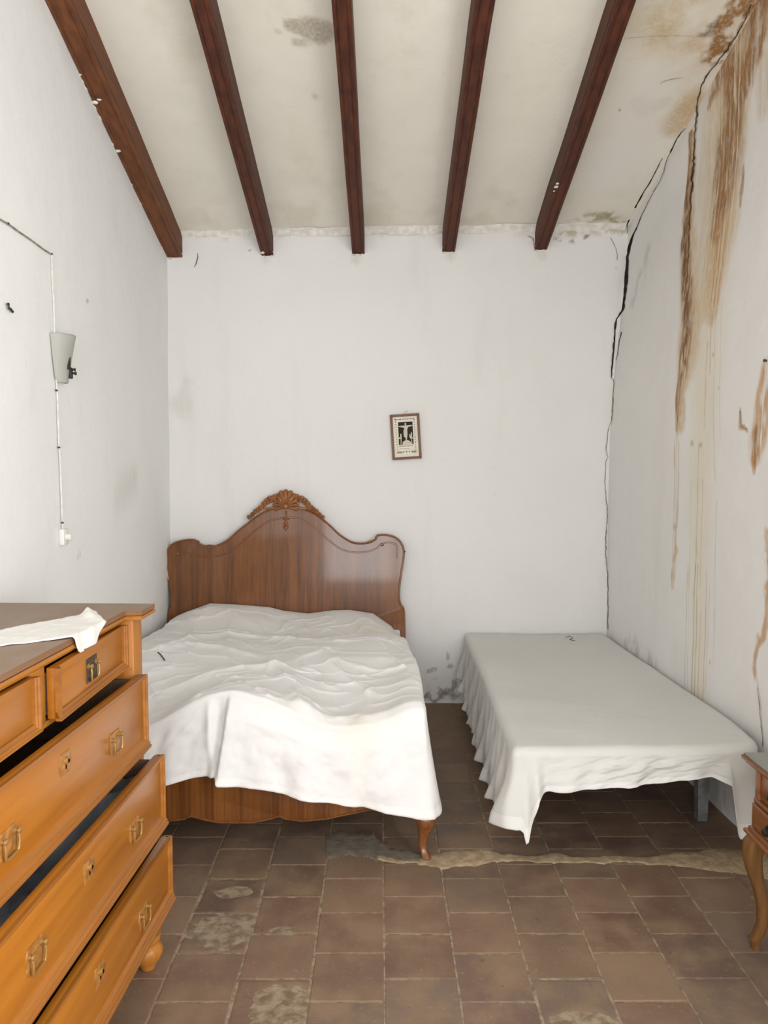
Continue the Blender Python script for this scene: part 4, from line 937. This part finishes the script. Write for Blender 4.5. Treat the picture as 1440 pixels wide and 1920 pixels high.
back2 = sstep(0.3, 0.8, RB[:, 3]); zh2 = np.where(back2 > 0.5, 0.30, zh2)
zh2 = zh2 - 0.075 * np.exp(-((X2 - 0.496) / 0.0085) ** 2) * frontness
fl2 = 0.030 * leftness + 0.022 * frontness + 0.0 * rightness + 0.022 * np.exp(-((X2 - 0.455) ** 2 + (Y2 - FY2) ** 2) / 0.006)
def fold2(q, s):
    lf = (0.012 * np.sin(s2 * 52 + 2 * np.sin(s2 * 7)) + 0.008 * np.sin(s2 * 95 + 1)) * leftness
    fr = (0.006 * np.sin(X2 * 31 + 0.4) + 0.005 * np.sin(X2 * 57 + q * 3)) * frontness * sstep(0.5, 0.56, X2) + 0.022 * np.exp(-((X2 - 0.525) / 0.02) ** 2) * frontness * 1.0 - 0.018 * np.exp(-((X2 - 0.565) / 0.02) ** 2) * frontness
    wr = (fbm(X2 * 20 + q * 3, np.full_like(X2, q * 5) + X2 * 4, 131, 4) - 0.5) * 0.05 * frontness * np.exp(-((X2 - 0.88) / 0.28) ** 2)
    bias = 0.012 * leftness * np.sin(s2 * 30 + q * 6) * q
    return (lf + fr) * q ** 0.8 + wr * min(1, 3 * q) * (1 - 0.6 * q) + bias + 0.001 * (1 - back2)
sh2 = drape('bed_cover', rim2, ztop2, zh2, fl2, fold2, M['sheet2'], M['sheet2_hem'], ([2.5, 4.5], [0.90, 0.90], 2.95, 4.05), K=70, Q=40, edge=0.035, hemband=0.05)
tag(sh2, 'smooth grey-white cotton cover hanging over the low single bed', 'sheet')
thread([(1060, 1196), (1066, 1193), (1074, 1196), (1068, 1199), (1078, 1201)], 0.432, 0.0016, 'thin curled dark thread on the smooth low bed cover')

# ================================================================== DRESSER
th = math.radians(2.2)
dr = empty('dresser', (-0.748, 1.645, 0), -th); tag(dr, 'orange varnished wooden chest of drawers with its drawers pulled open', 'dresser')
# local: +x into the room, +y away from the camera; drawer plane at x = 0
DB = -0.43
b = MB()   # top with stepped-out corners and moulded edge
def top_poly(e, back=DB - 0.01):
    return [(back, -0.595 - e + 0.01), (0.062 + e, -0.595 - e + 0.01), (0.062 + e, -0.475 + e), (0.014 + e, -0.475 + e), (0.014 + e, 0.475 - e), (0.062 + e, 0.475 - e), (0.062 + e, 0.595 + e - 0.01), (back, 0.595 + e - 0.01)]
b.prism(top_poly(0.0), 'z', 0.986, 1.0, 0.002); b.prism(top_poly(-0.010), 'z', 0.972, 0.986, 0.002); b.build('top', M['dresser_top'], dr, auto=30, label='dusty brown dresser top')
b = MB(); b.prism(top_poly(0.0015, -0.2), 'z', 0.974, 0.9845, 0.003); b.build('top_moulding', M['dresser_rail'], dr)
for s in (-1, 1):
    b = MB(); b.box(DB, 0.0, s * 0.548 - 0.010, s * 0.548 + 0.010, 0.10, 0.972); b.build('side_panel', M['dresser_post'], dr)
    b = MB(); y0, y1 = sorted((s * 0.490, s * 0.557)); b.box(-0.03, 0.032, y0, y1, 0.10, 0.972, 0.003); b.build('corner_post', M['dresser_post'], dr, label='worn corner post')
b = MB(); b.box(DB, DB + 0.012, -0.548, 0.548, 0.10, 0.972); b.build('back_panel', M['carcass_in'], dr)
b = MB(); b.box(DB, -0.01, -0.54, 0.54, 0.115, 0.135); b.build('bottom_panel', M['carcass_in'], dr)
for z0, z1 in ((0.960, 0.972), (0.822, 0.836), (0.588, 0.604), (0.352, 0.384), (0.115, 0.158)):
    b = MB(); b.box(-0.022, 0.0, -0.49, 0.49, z0, z1, 0.002); b.build('drawer_rail', M['dresser_rail'], dr)
for z in (0.828, 0.596, 0.366):
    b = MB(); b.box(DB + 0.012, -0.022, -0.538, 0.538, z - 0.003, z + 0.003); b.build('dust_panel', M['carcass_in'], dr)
b = MB(); b.box(-0.40, 0.002, -0.030, 0.030, 0.834, 0.962, 0.002); b.build('divider', M['dresser_rail'], dr)
b = MB(); b.box(DB + 0.02, 0.098, -0.468, 0.468, 0.098, 0.116, 0.003); b.build('base_plinth', M['dresser_rail'], dr)
for sx_, sy_ in ((0.078, 0.425), (0.078, -0.425), (DB + 0.06, 0.515), (DB + 0.06, -0.515)):
    b = MB(); b.lathe([(0.016, 0), (0.021, 0.004), (0.022, 0.012), (0.030, 0.024), (0.040, 0.042), (0.042, 0.055), (0.036, 0.068), (0.028, 0.075), (0.034, 0.081), (0.036, 0.09), (0.036, 0.102)], (sx_, sy_, 0)); b.build('bun_foot', M['dresser_post'], dr, auto=50)

def bail(par, x, y, z, dark=False, big=1.0):
    p = 0.034 * big; hgt = 0.026 * big
    b_ = MB()
    oct_ = [(-p, -hgt * .5), (-p * .8, -hgt), (p * .8, -hgt), (p, -hgt * .5), (p, hgt * .5), (p * .8, hgt), (-p * .8, hgt), (-p, hgt * .5)]
    if dark: oct_ = [(-p, -hgt * 1.15), (p, -hgt * 1.15), (p, hgt * 1.15), (-p, hgt * 1.15)]
    b_.prism([(y + a, z + c) for a, c in oct_], 'x', x, x + 0.002, 0.0006)
    h_ = b_.build('handle', M['plate_dark'] if dark else M['plate'], par, auto=30, label='dark metal handle plate' if dark else None)
    for s_ in (-1, 1):
        b_ = MB(); b_.lathe([(0.007, 0), (0.007, 0.002), (0.004, 0.003), (0.004, 0.006), (0.0062, 0.008), (0.006, 0.011), (0.003, 0.013)], (x + 0.002, y + s_ * p * 0.72, z + hgt * 0.45), 'x', 12); b_.build('handle_post', M['brass'], par)
    r = p * 0.72; pts_ = [(x + 0.009, y - r, z + hgt * .45), (x + 0.011, y - r, z - 0.004), (x + 0.010, y - r * 0.98, z - hgt * .75), (x + 0.009, y - r * 0.85, z - hgt * 1.0), (x + 0.009, y, z - hgt * 1.06), (x + 0.009, y + r * 0.85, z - hgt * 1.0), (x + 0.010, y + r * 0.98, z - hgt * .75), (x + 0.011, y + r, z - 0.004), (x + 0.009, y + r, z + hgt * .45)]
    b_ = MB(); b_.tube(pts_, 0.0028, 8); b_.build('bail', M['brass'], par, label='brass bail pull')
def escutcheon(par, x, y, z):
    b_ = MB(); p, hgt = 0.030, 0.024
    b_.prism([(y - p, z), (y - p * .75, z - hgt), (y + p * .75, z - hgt), (y + p, z), (y + p * .75, z + hgt), (y - p * .75, z + hgt)], 'x', x, x + 0.0015, 0.0005); b_.build('escutcheon', M['plate'], par, auto=30)
    b_ = MB(); b_.lathe([(0.009, 0), (0.009, 0.003), (0.006, 0.005), (0.006, 0.0065)], (x + 0.0015, y + 0.002, z + 0.004), 'x', 14); b_.build('keyhole_ring', M['brass'], par)
    b_ = MB(); b_.lathe([(0.0042, 0), (0.0042, 0.0008)], (x + 0.0079, y + 0.002, z + 0.004), 'x', 12); b_.box(x + 0.0015, x + 0.0022, y - 0.0005, y + 0.0045, z - 0.014, z - 0.004); b_.build('keyhole', M['hole'], par)

def drawer(y0, y1, z0, z1, d0, d1, depth, small=False, handles=(), keys=(), dark=False):
    """d0: how far the far (+y) end stands out, d1: the near end"""
    g = empty('drawer', (0, 0, 0)); g.parent = dr
    yc = (y0 + y1) / 2; g.location = ((d0 + d1) / 2, yc, 0); g.rotation_euler = (0, 0, -math.atan2(d0 - d1, y1 - y0))
    a, c = y0 - yc, y1 - yc
    b_ = MB(); b_.box(-0.020, 0.0, a, c, z0 + 0.004, z1, 0.0015); b_.build('drawer_front', M['dresser'], g)
    m_ = MB()
    if small:
        w_ = 0.020
        m_.prism([(0.0, z0), (0.013, z0), (0.013, z0 + 0.004), (0.009, z0 + 0.006), (0.009, z0 + 0.010), (0.005, z0 + 0.012), (0.004, z0 + w_), (0.0, z0 + w_)], 'y', a - 0.003, c + 0.003)
        for e, s_ in ((a, 1), (c, -1)):
            q = [(0.0, e - s_ * 0.003), (0.012, e - s_ * 0.003), (0.012, e + s_ * 0.004), (0.008, e + s_ * 0.006), (0.008, e + s_ * 0.010), (0.004, e + s_ * 0.012), (0.004, e + s_ * 0.016), (0.0, e + s_ * 0.016)]
            m_.prism(q, 'z', z0 + 0.006, z1)
    else:
        w_ = 0.026
        m_.prism([(-0.018, z0 - 0.004), (0.017, z0 - 0.004), (0.018, z0 + 0.002), (0.013, z0 + 0.005), (0.014, z0 + 0.010), (0.008, z0 + 0.014), (0.008, z0 + 0.018), (0.003, z0 + 0.022), (0.0, z0 + w_)], 'y', a - 0.004, c + 0.004)
        m_.prism([(0.0, z1 - 0.012), (0.004, z1 - 0.011), (0.004, z1 - 0.008), (0.007, z1 - 0.006), (0.007, z1 + 0.001), (0.0, z1 + 0.001)], 'y', a - 0.003, c + 0.003)
        for e, s_ in ((a, 1), (c, -1)):
            m_.prism([(-0.016, e - s_ * 0.004), (0.010, e - s_ * 0.004), (0.010, e + s_ * 0.002), (0.006, e + s_ * 0.004), (0.006, e + s_ * 0.008), (0.003, e + s_ * 0.010), (0.0, e + s_ * 0.011)], 'z', z0 + 0.006, z1)
    m_.build('drawer_moulding', M['dresser_mould'], g, auto=20)
    bx_ = MB(); t_ = 0.010
    bx_.box(-depth, -0.018, a + 0.004, a + 0.004 + t_, z0 + 0.012, z1 - 0.012); bx_.box(-depth, -0.018, c - 0.004 - t_, c - 0.004, z0 + 0.012, z1 - 0.012)
    bx_.box(-depth - t_, -depth, a + 0.004, c - 0.004, z0 + 0.012, z1 - 0.02); bx_.box(-depth, -0.018, a + 0.006, c - 0.006, z0 + 0.012, z0 + 0.020)
    bx_.build('drawer_box', M['drawer_in'], g, auto=None)
    for y_, z_ in handles: bail(g, 0.0, y_ - yc, z_, dark)
    for y_, z_ in keys: escutcheon(g, 0.0, y_ - yc, z_)
    return g
drawer(0.033, 0.486, 0.838, 0.957, 0.006, 0.024, 0.36, True, [(0.243, 0.900)], dark=True)
drawer(-0.486, -0.033, 0.838, 0.957, 0.012, 0.014, 0.36, True, [(-0.243, 0.900)], dark=True)
drawer(-0.488, 0.488, 0.612, 0.816, 0.060, 0.052, 0.38, False, [(0.274, 0.703), (-0.240, 0.700)], [(0.0, 0.757)])
drawer(-0.488, 0.488, 0.388, 0.586, 0.105, 0.100, 0.38, False, [(0.272, 0.476), (-0.244, 0.483)], [(0.0, 0.518)])
d4 = drawer(-0.488, 0.488, 0.166, 0.350, 0.122, 0.120, 0.38, False, [(0.276, 0.244), (-0.24, 0.245)], [(0.0, 0.279)])
# pale scratch on the second drawer
# dark folded garment lying in the third drawer
cs, sn = math.cos(-th), math.sin(-th)
def dw(x, y, z): return (dr.location[0] + x * cs - y * sn, dr.location[1] + x * sn + y * cs, z)
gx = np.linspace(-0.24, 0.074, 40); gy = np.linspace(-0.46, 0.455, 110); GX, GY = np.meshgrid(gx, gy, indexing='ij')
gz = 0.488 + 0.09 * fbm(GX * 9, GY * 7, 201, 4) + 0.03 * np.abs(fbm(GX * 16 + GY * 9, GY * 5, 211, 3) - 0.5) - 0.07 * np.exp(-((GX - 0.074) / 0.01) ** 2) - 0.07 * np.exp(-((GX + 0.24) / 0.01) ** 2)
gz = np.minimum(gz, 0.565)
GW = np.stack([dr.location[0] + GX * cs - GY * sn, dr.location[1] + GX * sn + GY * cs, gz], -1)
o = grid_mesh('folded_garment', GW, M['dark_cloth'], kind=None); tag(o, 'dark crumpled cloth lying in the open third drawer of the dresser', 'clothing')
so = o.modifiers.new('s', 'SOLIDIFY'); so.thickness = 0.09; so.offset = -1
# lace runner on top, one corner hanging over the front edge
corners = [at_z(0, 1196, 1.0), at_z(150, 1152, 1.0)]
n1, n2 = 90, 60
inv = lambda p: ((p[0] - dr.location[0]) * cs + (p[1] - dr.location[1]) * sn, -(p[0] - dr.location[0]) * sn + (p[1] - dr.location[1]) * cs)
A0, A1, A2, A3 = [np.array(inv(at_z(x, y, 1.003))) for x, y in ((-80, 1197), (180, 1148), (220, 1186), (-80, 1219))]
uu, vv = np.meshgrid(np.linspace(0, 1, n1), np.linspace(0, 1, n2), indexing='ij')
P2 = (A0 * (1 - uu[..., None]) + A1 * uu[..., None]) * (1 - vv[..., None]) + (A3 * (1 - uu[..., None]) + A2 * uu[..., None]) * vv[..., None]
P2[..., 0] += 0.006 * np.sin(uu * 34) * (vv - 0.5); P2[..., 1] += 0.005 * np.sin(vv * 28) * (uu - 0.5)
edge_x = 0.020; x_ = P2[..., 0]; over = np.minimum(np.maximum(0, x_ - edge_x), 0.042)
zc = 1.004 + 0.012 * np.abs(fbm(P2[..., 0] * 14, P2[..., 1] * 12, 301, 4) - 0.5) + 0.016 * np.exp(-((uu - 0.93) / 0.05) ** 2) * sstep(0.5, 0.0, vv)
xn = np.where(over > 0, edge_x + 0.004 + 0.002 * np.sin(P2[..., 1] * 60), x_); zn = np.where(over > 0, 1.003 - over, zc)
LW = np.stack([dr.location[0] + xn * cs - P2[..., 1] * sn, dr.location[1] + xn * sn + P2[..., 1] * cs, zn], -1)
o = grid_mesh('lace_runner', LW, M['lace'], kind=None); tag(o, 'small white crocheted cloth lying on the dresser top', 'doily')
so = o.modifiers.new('s', 'SOLIDIFY'); so.thickness = 0.003; so.offset = 1

# ================================================================== NIGHTSTAND
ns = empty('nightstand', (1.235, 1.955, 0)); tag(ns, 'small wooden nightstand with glass top and curved legs by the stained wall', 'nightstand')
NX0, NX1, NY0, NY1 = 1.075 - 1.235, 1.385 - 1.235, 1.745 - 1.955, 2.158 - 1.955
def slab(b_, e, z0, z1, bev): b_.box(NX0 - e, NX1 + e * 0.3, NY0 - e, NY1 + e, z0, z1, bev)
b = MB(); slab(b, 0.030, 0.553, 0.566, 0.005); slab(b, 0.020, 0.543, 0.555, 0.004); b.build('top', M['night'], ns)
b = MB(); slab(b, 0.024, 0.566, 0.571, 0.001); b.build('glass_top', M['glass'], ns, label='grey-green glass plate')
b = MB(); b.box(NX0 + 0.014, NX1, NY0, NY1, 0.36, 0.545, 0.002)
b.box(NX0, NX0 + 0.02, NY1 - 0.022, NY1, 0.36, 0.545, 0.002); b.box(NX0, NX0 + 0.02, NY0, NY0 + 0.022, 0.36, 0.545, 0.002)
b.box(NX0 - 0.004, NX0 + 0.02, NY0, NY1, 0.437, 0.449, 0.003); b.build('body', M['night'], ns)
for z0, z1, out_ in ((0.452, 0.540, 0.004), (0.362, 0.434, -0.006)):
    g = MB(); g.box(NX0 + out_, NX0 + 0.02 + out_, NY0 + 0.006 if out_ < 0 else NY0 + 0.026, NY1 + (0.004 if out_ < 0 else -0.026), z0, z1, 0.004); d_ = g.build('drawer', M['night'], ns)
    for yk in (NY1 - 0.11, NY0 + 0.11):
        zc_ = (z0 + z1) / 2
        g = MB(); g.prism([(yk + 0.024 * math.cos(t) * (1 + 0.18 * math.cos(4 * t)), zc_ + 0.022 * math.sin(t) * (1 + 0.18 * math.cos(4 * t))) for t in np.linspace(0, 2 * math.pi, 24, endpoint=False)], 'x', NX0 + out_ - 0.002, NX0 + out_ + 0.001)
        g.lathe([(0.005, 0), (0.005, -0.008), (0.012, -0.012), (0.013, -0.018), (0.008, -0.023), (0.003, -0.024)], (NX0 + out_ - 0.001, yk, zc_), 'x', 14); g.build('knob', M['knob'], d_, label='dark bronze knob')
b = MB(); slab(b, 0.022, 0.338, 0.350, 0.005); slab(b, 0.012, 0.349, 0.361, 0.004); b.build('base_moulding', M['night'], ns)
yc_ = (NY0 + NY1) / 2; ap = [(NY1 - 0.02, 0.34), (NY1 - 0.04, 0.315), (NY1 - 0.09, 0.305), (yc_ + 0.05, 0.312), (yc_, 0.295), (yc_ - 0.05, 0.312), (NY0 + 0.09, 0.305), (NY0 + 0.04, 0.315), (NY0 + 0.02, 0.34)]
b = MB(); b.prism(ap, 'x', NX0 + 0.004, NX0 + 0.02, 0.002); b.build('apron', M['night'], ns)
nprof = [(1.0, 0.000, 0.026), (0.93, 0.010, 0.029), (0.82, 0.016, 0.026), (0.68, 0.010, 0.021), (0.52, -0.004, 0.0175), (0.38, -0.012, 0.0160), (0.25, -0.012, 0.0148), (0.14, -0.004, 0.0150), (0.09, 0.004, 0.0165), (0.07, 0.003, 0.0125), (0.0, 0.002, 0.0115)]
for lx, ly, sx_, sy_ in ((NX0 + 0.012, NY1 - 0.012, -1, 0.6), (NX0 + 0.012, NY0 + 0.012, -1, -0.6), (NX1 - 0.02, NY1 - 0.012, 0.3, 0.6), (NX1 - 0.02, NY0 + 0.012, 0.3, -0.6)):
    cabriole('leg', M['night_leg'], ns, lx, ly, 0.342, sx_, sy_, 1.0, nprof, label='slim curved leg')

# ================================================================== FRAMED PRINT
pc = [at_y(x, y, BACK - 0.015) for x, y in ((733.5, 778.5), (788.5, 774.5), (793.5, 858), (738.5, 863.5))]
ctr = sum(pc) / 4; wP = np.linalg.norm(pc[1] - pc[0]); hP = np.linalg.norm(pc[3] - pc[0])
fr = bpy.data.objects.new('framed_print', None); C.objects.link(fr); fr.location = (ctr[0], BACK - 0.012, ctr[2] - hP / 2); fr.rotation_euler = (0, math.radians(-3.6), 0); fr.empty_display_size = 0.05
tag(fr, 'small brown framed religious print hanging crooked on the back wall', 'picture')
hw, bar = wP / 2, 0.0145
def fr_bar(pts_): g = MB(); g.prism(pts_, 'y', -0.012, 0.004, 0.0025); g.build('frame_bar', M['frame'], fr)
i_ = bar
fr_bar([(-hw, 0), (-hw, hP), (-hw + i_, hP - i_), (-hw + i_, i_)]); fr_bar([(hw, 0), (hw - i_, i_), (hw - i_, hP - i_), (hw, hP)])
fr_bar([(-hw, 0), (-hw + i_, i_), (hw - i_, i_), (hw, 0)]); fr_bar([(-hw, hP), (hw, hP), (hw - i_, hP - i_), (-hw + i_, hP - i_)])
g = MB(); g.box(-hw + 0.012, hw - 0.012, -0.004, 0.003, 0.012, hP - 0.012); paper = g.build('print', M['paper'], fr, label='yellowed printed sheet')
def ink(name, polys, mat, y, label=None):
    g = MB()
    for p in polys: g.prism(p, 'y', y, y + 0.0006)
    return g.build(name, mat, paper, auto=None, label=label)
# picture coordinates from the 12x crop: x 400..1120, y 330..1370 (frame outline 390..1130)
ang = math.radians(3.6)
def pq(x, y):
    dx, dy = (x - 760) * wP / 695, (y - 830) * hP / 1040      # back to the frame's own upright axes
    return (dx * math.cos(ang) - dy * math.sin(ang), hP / 2 - (dx * math.sin(ang) + dy * math.cos(ang)))
def P_(l): return [pq(x, y) for x, y in l]
ink('print_panel', [P_([(575, 500), (915, 482), (948, 1000), (600, 1018)])], M['ink'], -0.0050, 'black printed panel')
ink('printed_figure', [P_([(588, 588), (740, 572), (728, 530), (745, 512), (765, 518), (770, 555), (762, 575), (905, 560), (905, 585), (820, 605), (792, 660), (800, 780), (790, 860), (780, 905), (760, 905), (752, 850), (715, 830), (705, 700), (728, 640), (700, 622), (590, 606)]),
                       P_([(680, 985), (700, 940), (780, 900), (860, 930), (910, 990), (905, 1008), (690, 1018)]), P_([(625, 770), (655, 765), (660, 850), (655, 1010), (640, 1012), (640, 880), (600, 880), (598, 845), (632, 840)]),
                       P_([(845, 770), (865, 770), (868, 820), (885, 730), (905, 730), (905, 840), (935, 850), (935, 870), (895, 870), (920, 985), (905, 985), (880, 880), (850, 850)])], M['figure'], -0.0056, 'pale printed figures')
marks = []; rr = random.Random(5)
for k in range(13):
    y = 440 + k * 57; x = 512 + k * 4.3
    for dx in (0, 442 - k * 0.6):
        a = rr.uniform(9, 17); c = rr.uniform(10, 19); marks.append(P_([(x + dx - a, y - c), (x + dx + a * .7, y - c * .5), (x + dx + a, y + c), (x + dx - a * .4, y + c * .7)]))
for k in range(14):
    x = 500 + k * 34; y = 445 - k * 2.4; a = rr.uniform(8, 15); marks.append(P_([(x - a, y - 8), (x + a, y - 12), (x + a * .8, y + 9), (x - a, y + 12)]))
for k in range(3): 
    x = 715 + k * 66; y = 1178 - k * 3; marks.append(P_([(x - 17, y - 14), (x + 17, y - 14), (x + 12, y + 6), (x, y + 20), (x - 12, y + 6)]))
for x0_, x1_, y in ((550, 690, 1205), (555, 680, 1180), (890, 1015, 1180), (895, 1010, 1160)): marks.append(P_([(x0_, y - 6), (x1_, y - 10), (x1_, y + 6), (x0_, y + 10)]))
for k in range(11):
    x = 615 + k * 30; marks.append(P_([(x - 11, 1042 - k * 1.2), (x + 10, 1040 - k * 1.2), (x + 9, 1056 - k * 1.2), (x - 11, 1058 - k * 1.2)]))
for k in range(6):
    x = 650 + k * 40; marks.append(P_([(x - 15, 1098 - k), (x + 12, 1096 - k), (x + 12, 1103 - k), (x - 15, 1105 - k)]))
ink('printed_border', marks, M['ink_soft'], -0.0050, 'small printed border marks')
g = MB(); g.tube([(0.004 + 0.006 * math.cos(t), -0.004, hP + 0.006 + 0.006 * math.sin(t)) for t in np.linspace(0, 2 * math.pi, 14)], 0.0013, 6); g.build('hanging_ring', M['steel'], fr)
g = MB(); p = at_y(762.5, 771.5, BACK); g.lathe([(0.0035, 0), (0.0035, -0.004), (0.0018, -0.005), (0.0018, -0.016)][::-1], (p[0], BACK + 0.0, p[2] + 0.002), 'y', 10)
tag(g.build('wall_hook', M['steel']), 'small steel nail above the framed print', 'nail')

# ================================================================== SCONCE, CABLES, SOCKET
sp_ = at_x(113, 676, LEFT); sc_ = empty('wall_sconce', (LEFT + 0.004, 2.935, 1.712)); tag(sc_, 'frosted glass wall lamp shade on the left wall above a cable', 'lamp')
v = []; f = []; nA, nZ = 26, 14
def sh_pt(t, h, thick):
    a = math.pi * t; rw_ = (0.036 + (0.078 - 0.036) * h ** 0.65) - thick; rd = (0.026 + (0.056 - 0.026) * h ** 1.3) - thick
    z = 0.172 * h + 0.010 * t * h
    return (0.006 + rd * math.sin(a), -rw_ * math.cos(a), z)
for layer, thk in ((0, 0.0), (1, 0.004)):
    for j in range(nZ + 1):
        for i in range(nA + 1): v.append(sh_pt(i / nA, j / nZ, thk))
W_ = nA + 1; off = W_ * (nZ + 1)
for j in range(nZ):
    for i in range(nA):
        a = j * W_ + i; f += [(a, a + 1, a + 1 + W_, a + W_), (off + a, off + a + W_, off + a + 1 + W_, off + a + 1)]
for i in range(nA):
    a = nZ * W_ + i; f.append((a, a + 1, off + a + 1, off + a)); a = i; f.append((a, off + a, off + a + 1, a + 1))
mesh_obj('lamp_shade', v, f, M['frosted'], sc_, auto=50, label='frosted glass half shade')
rimp = [sh_pt(i / nA, 1.0, 0.002) for i in range(nA + 1)]
b = MB(); b.tube(rimp, 0.0026, 6); b.build('shade_rim', plain('glass_edge', (0.38, 0.39, 0.36), 0.3, 0.5), sc_)
b = MB(); b.box(0.0, 0.006, -0.03, 0.03, 0.03, 0.15, 0.002); b.build('wall_plate', M['plastic'], sc_)
b = MB(); b.lathe([(0.014, 0.05), (0.016, 0.055), (0.016, 0.10), (0.012, 0.105)], (0.030, 0.0, 0)); b.tube([(0.004, 0, 0.06), (0.02, 0, 0.06), (0.030, 0, 0.058)], 0.004, 6); b.build('bulb_holder', M['nail'], sc_)
b = MB(); b.box(0.030, 0.044, 0.012, 0.030, 0.018, 0.060, 0.003); b.lathe([(0.004, 0), (0.004, 0.012), (0.007, 0.013), (0.007, 0.018)], (0.040, 0.022, 0.038), 'x', 10); b.lathe([(0.004, 0), (0.004, 0.010), (0.006, 0.011), (0.006, 0.015)], (0.040, 0.022, 0.052), 'x', 10); b.build('shade_clip', M['nail'], sc_, label='dark metal clip')

def on_left(px, off=0.006):
    return [tuple(at_x(x, y, LEFT + off + 0.004 * (at_x(x, y, LEFT)[2] - 1))) for x, y in px]
def cable(name, px, rad, mat, label, cat, clips=()):
    root = empty(name, tuple(on_left(px)[-1])); tag(root, label, cat)
    lp = [tuple(np.array(p) - np.array(root.location)) for p in smooth_poly(on_left(px, 0.007), 6)]
    b_ = MB(); b_.tube(lp, rad, 6); b_.build('cable', mat, root)
    for x, y in clips:
        p = np.array(on_left([(x, y)], 0.008)[0]) - np.array(root.location); b_ = MB(); b_.box(p[0] - 0.004, p[0] + 0.004, p[1] - 0.004, p[1] + 0.004, p[2] - 0.003, p[2] + 0.003, 0.001); b_.build('cable_clip', M['nail'], root)
    return root
cable('wall_cable', [(-20, 400), (14, 419), (35, 434), (60, 451), (80, 466), (97, 477)], 0.0030, M['wire_old'], 'grimy old cable running level along the left wall', 'cable', [(15, 419), (96.5, 476)])
cable('wall_cable', [(97, 478), (98, 520), (101, 580), (102, 632), (103, 660)], 0.0032, M['wire'], 'white cable dropping from the grimy cable to the lamp shade', 'cable')
cable('wall_cable', [(105, 712), (107, 733), (109, 790), (111, 838), (113, 870), (115, 930), (117, 982), (118, 996)], 0.0032, M['wire'], 'white cable running from the lamp shade down to the socket', 'cable', [(106, 732), (110.5, 839), (117, 980)])
p = at_x(119, 1006, LEFT); so_ = empty('wall_socket', (LEFT, p[1] - 0.02, p[2] - 0.03)); tag(so_, 'small white socket with plug at the end of the wall cable', 'socket')
b = MB(); b.box(0.0, 0.020, -0.024, 0.020, 0.0, 0.062, 0.004); b.build('socket_box', M['plastic'], so_)
b = MB(); b.lathe([(0.012, 0.018), (0.014, 0.022), (0.013, 0.036), (0.009, 0.040)], (0.0, 0.0, 0.030), 'x', 14); b.build('plug', M['plastic'], so_)
b = MB(); pts_ = on_left([(15.5, 570), (16.5, 577), (20, 580), (24, 585)], 0.012); b.tube([tuple(on_left([(15.5, 572)], 0.0)[0])] + pts_, 0.0045, 6); tag(b.build('bent_nail', M['nail']), 'bent black nail in the left wall below the grimy cable', 'nail')
b = MB(); p = at_right(1438, 676); b.lathe([(0.004, 0.01), (0.004, -0.008), (0.006, -0.009), (0.005, -0.012)], tuple(p), 'x', 10); tag(b.build('wall_nail', M['nail']), 'black nail head in the right wall between the rust runs', 'nail')
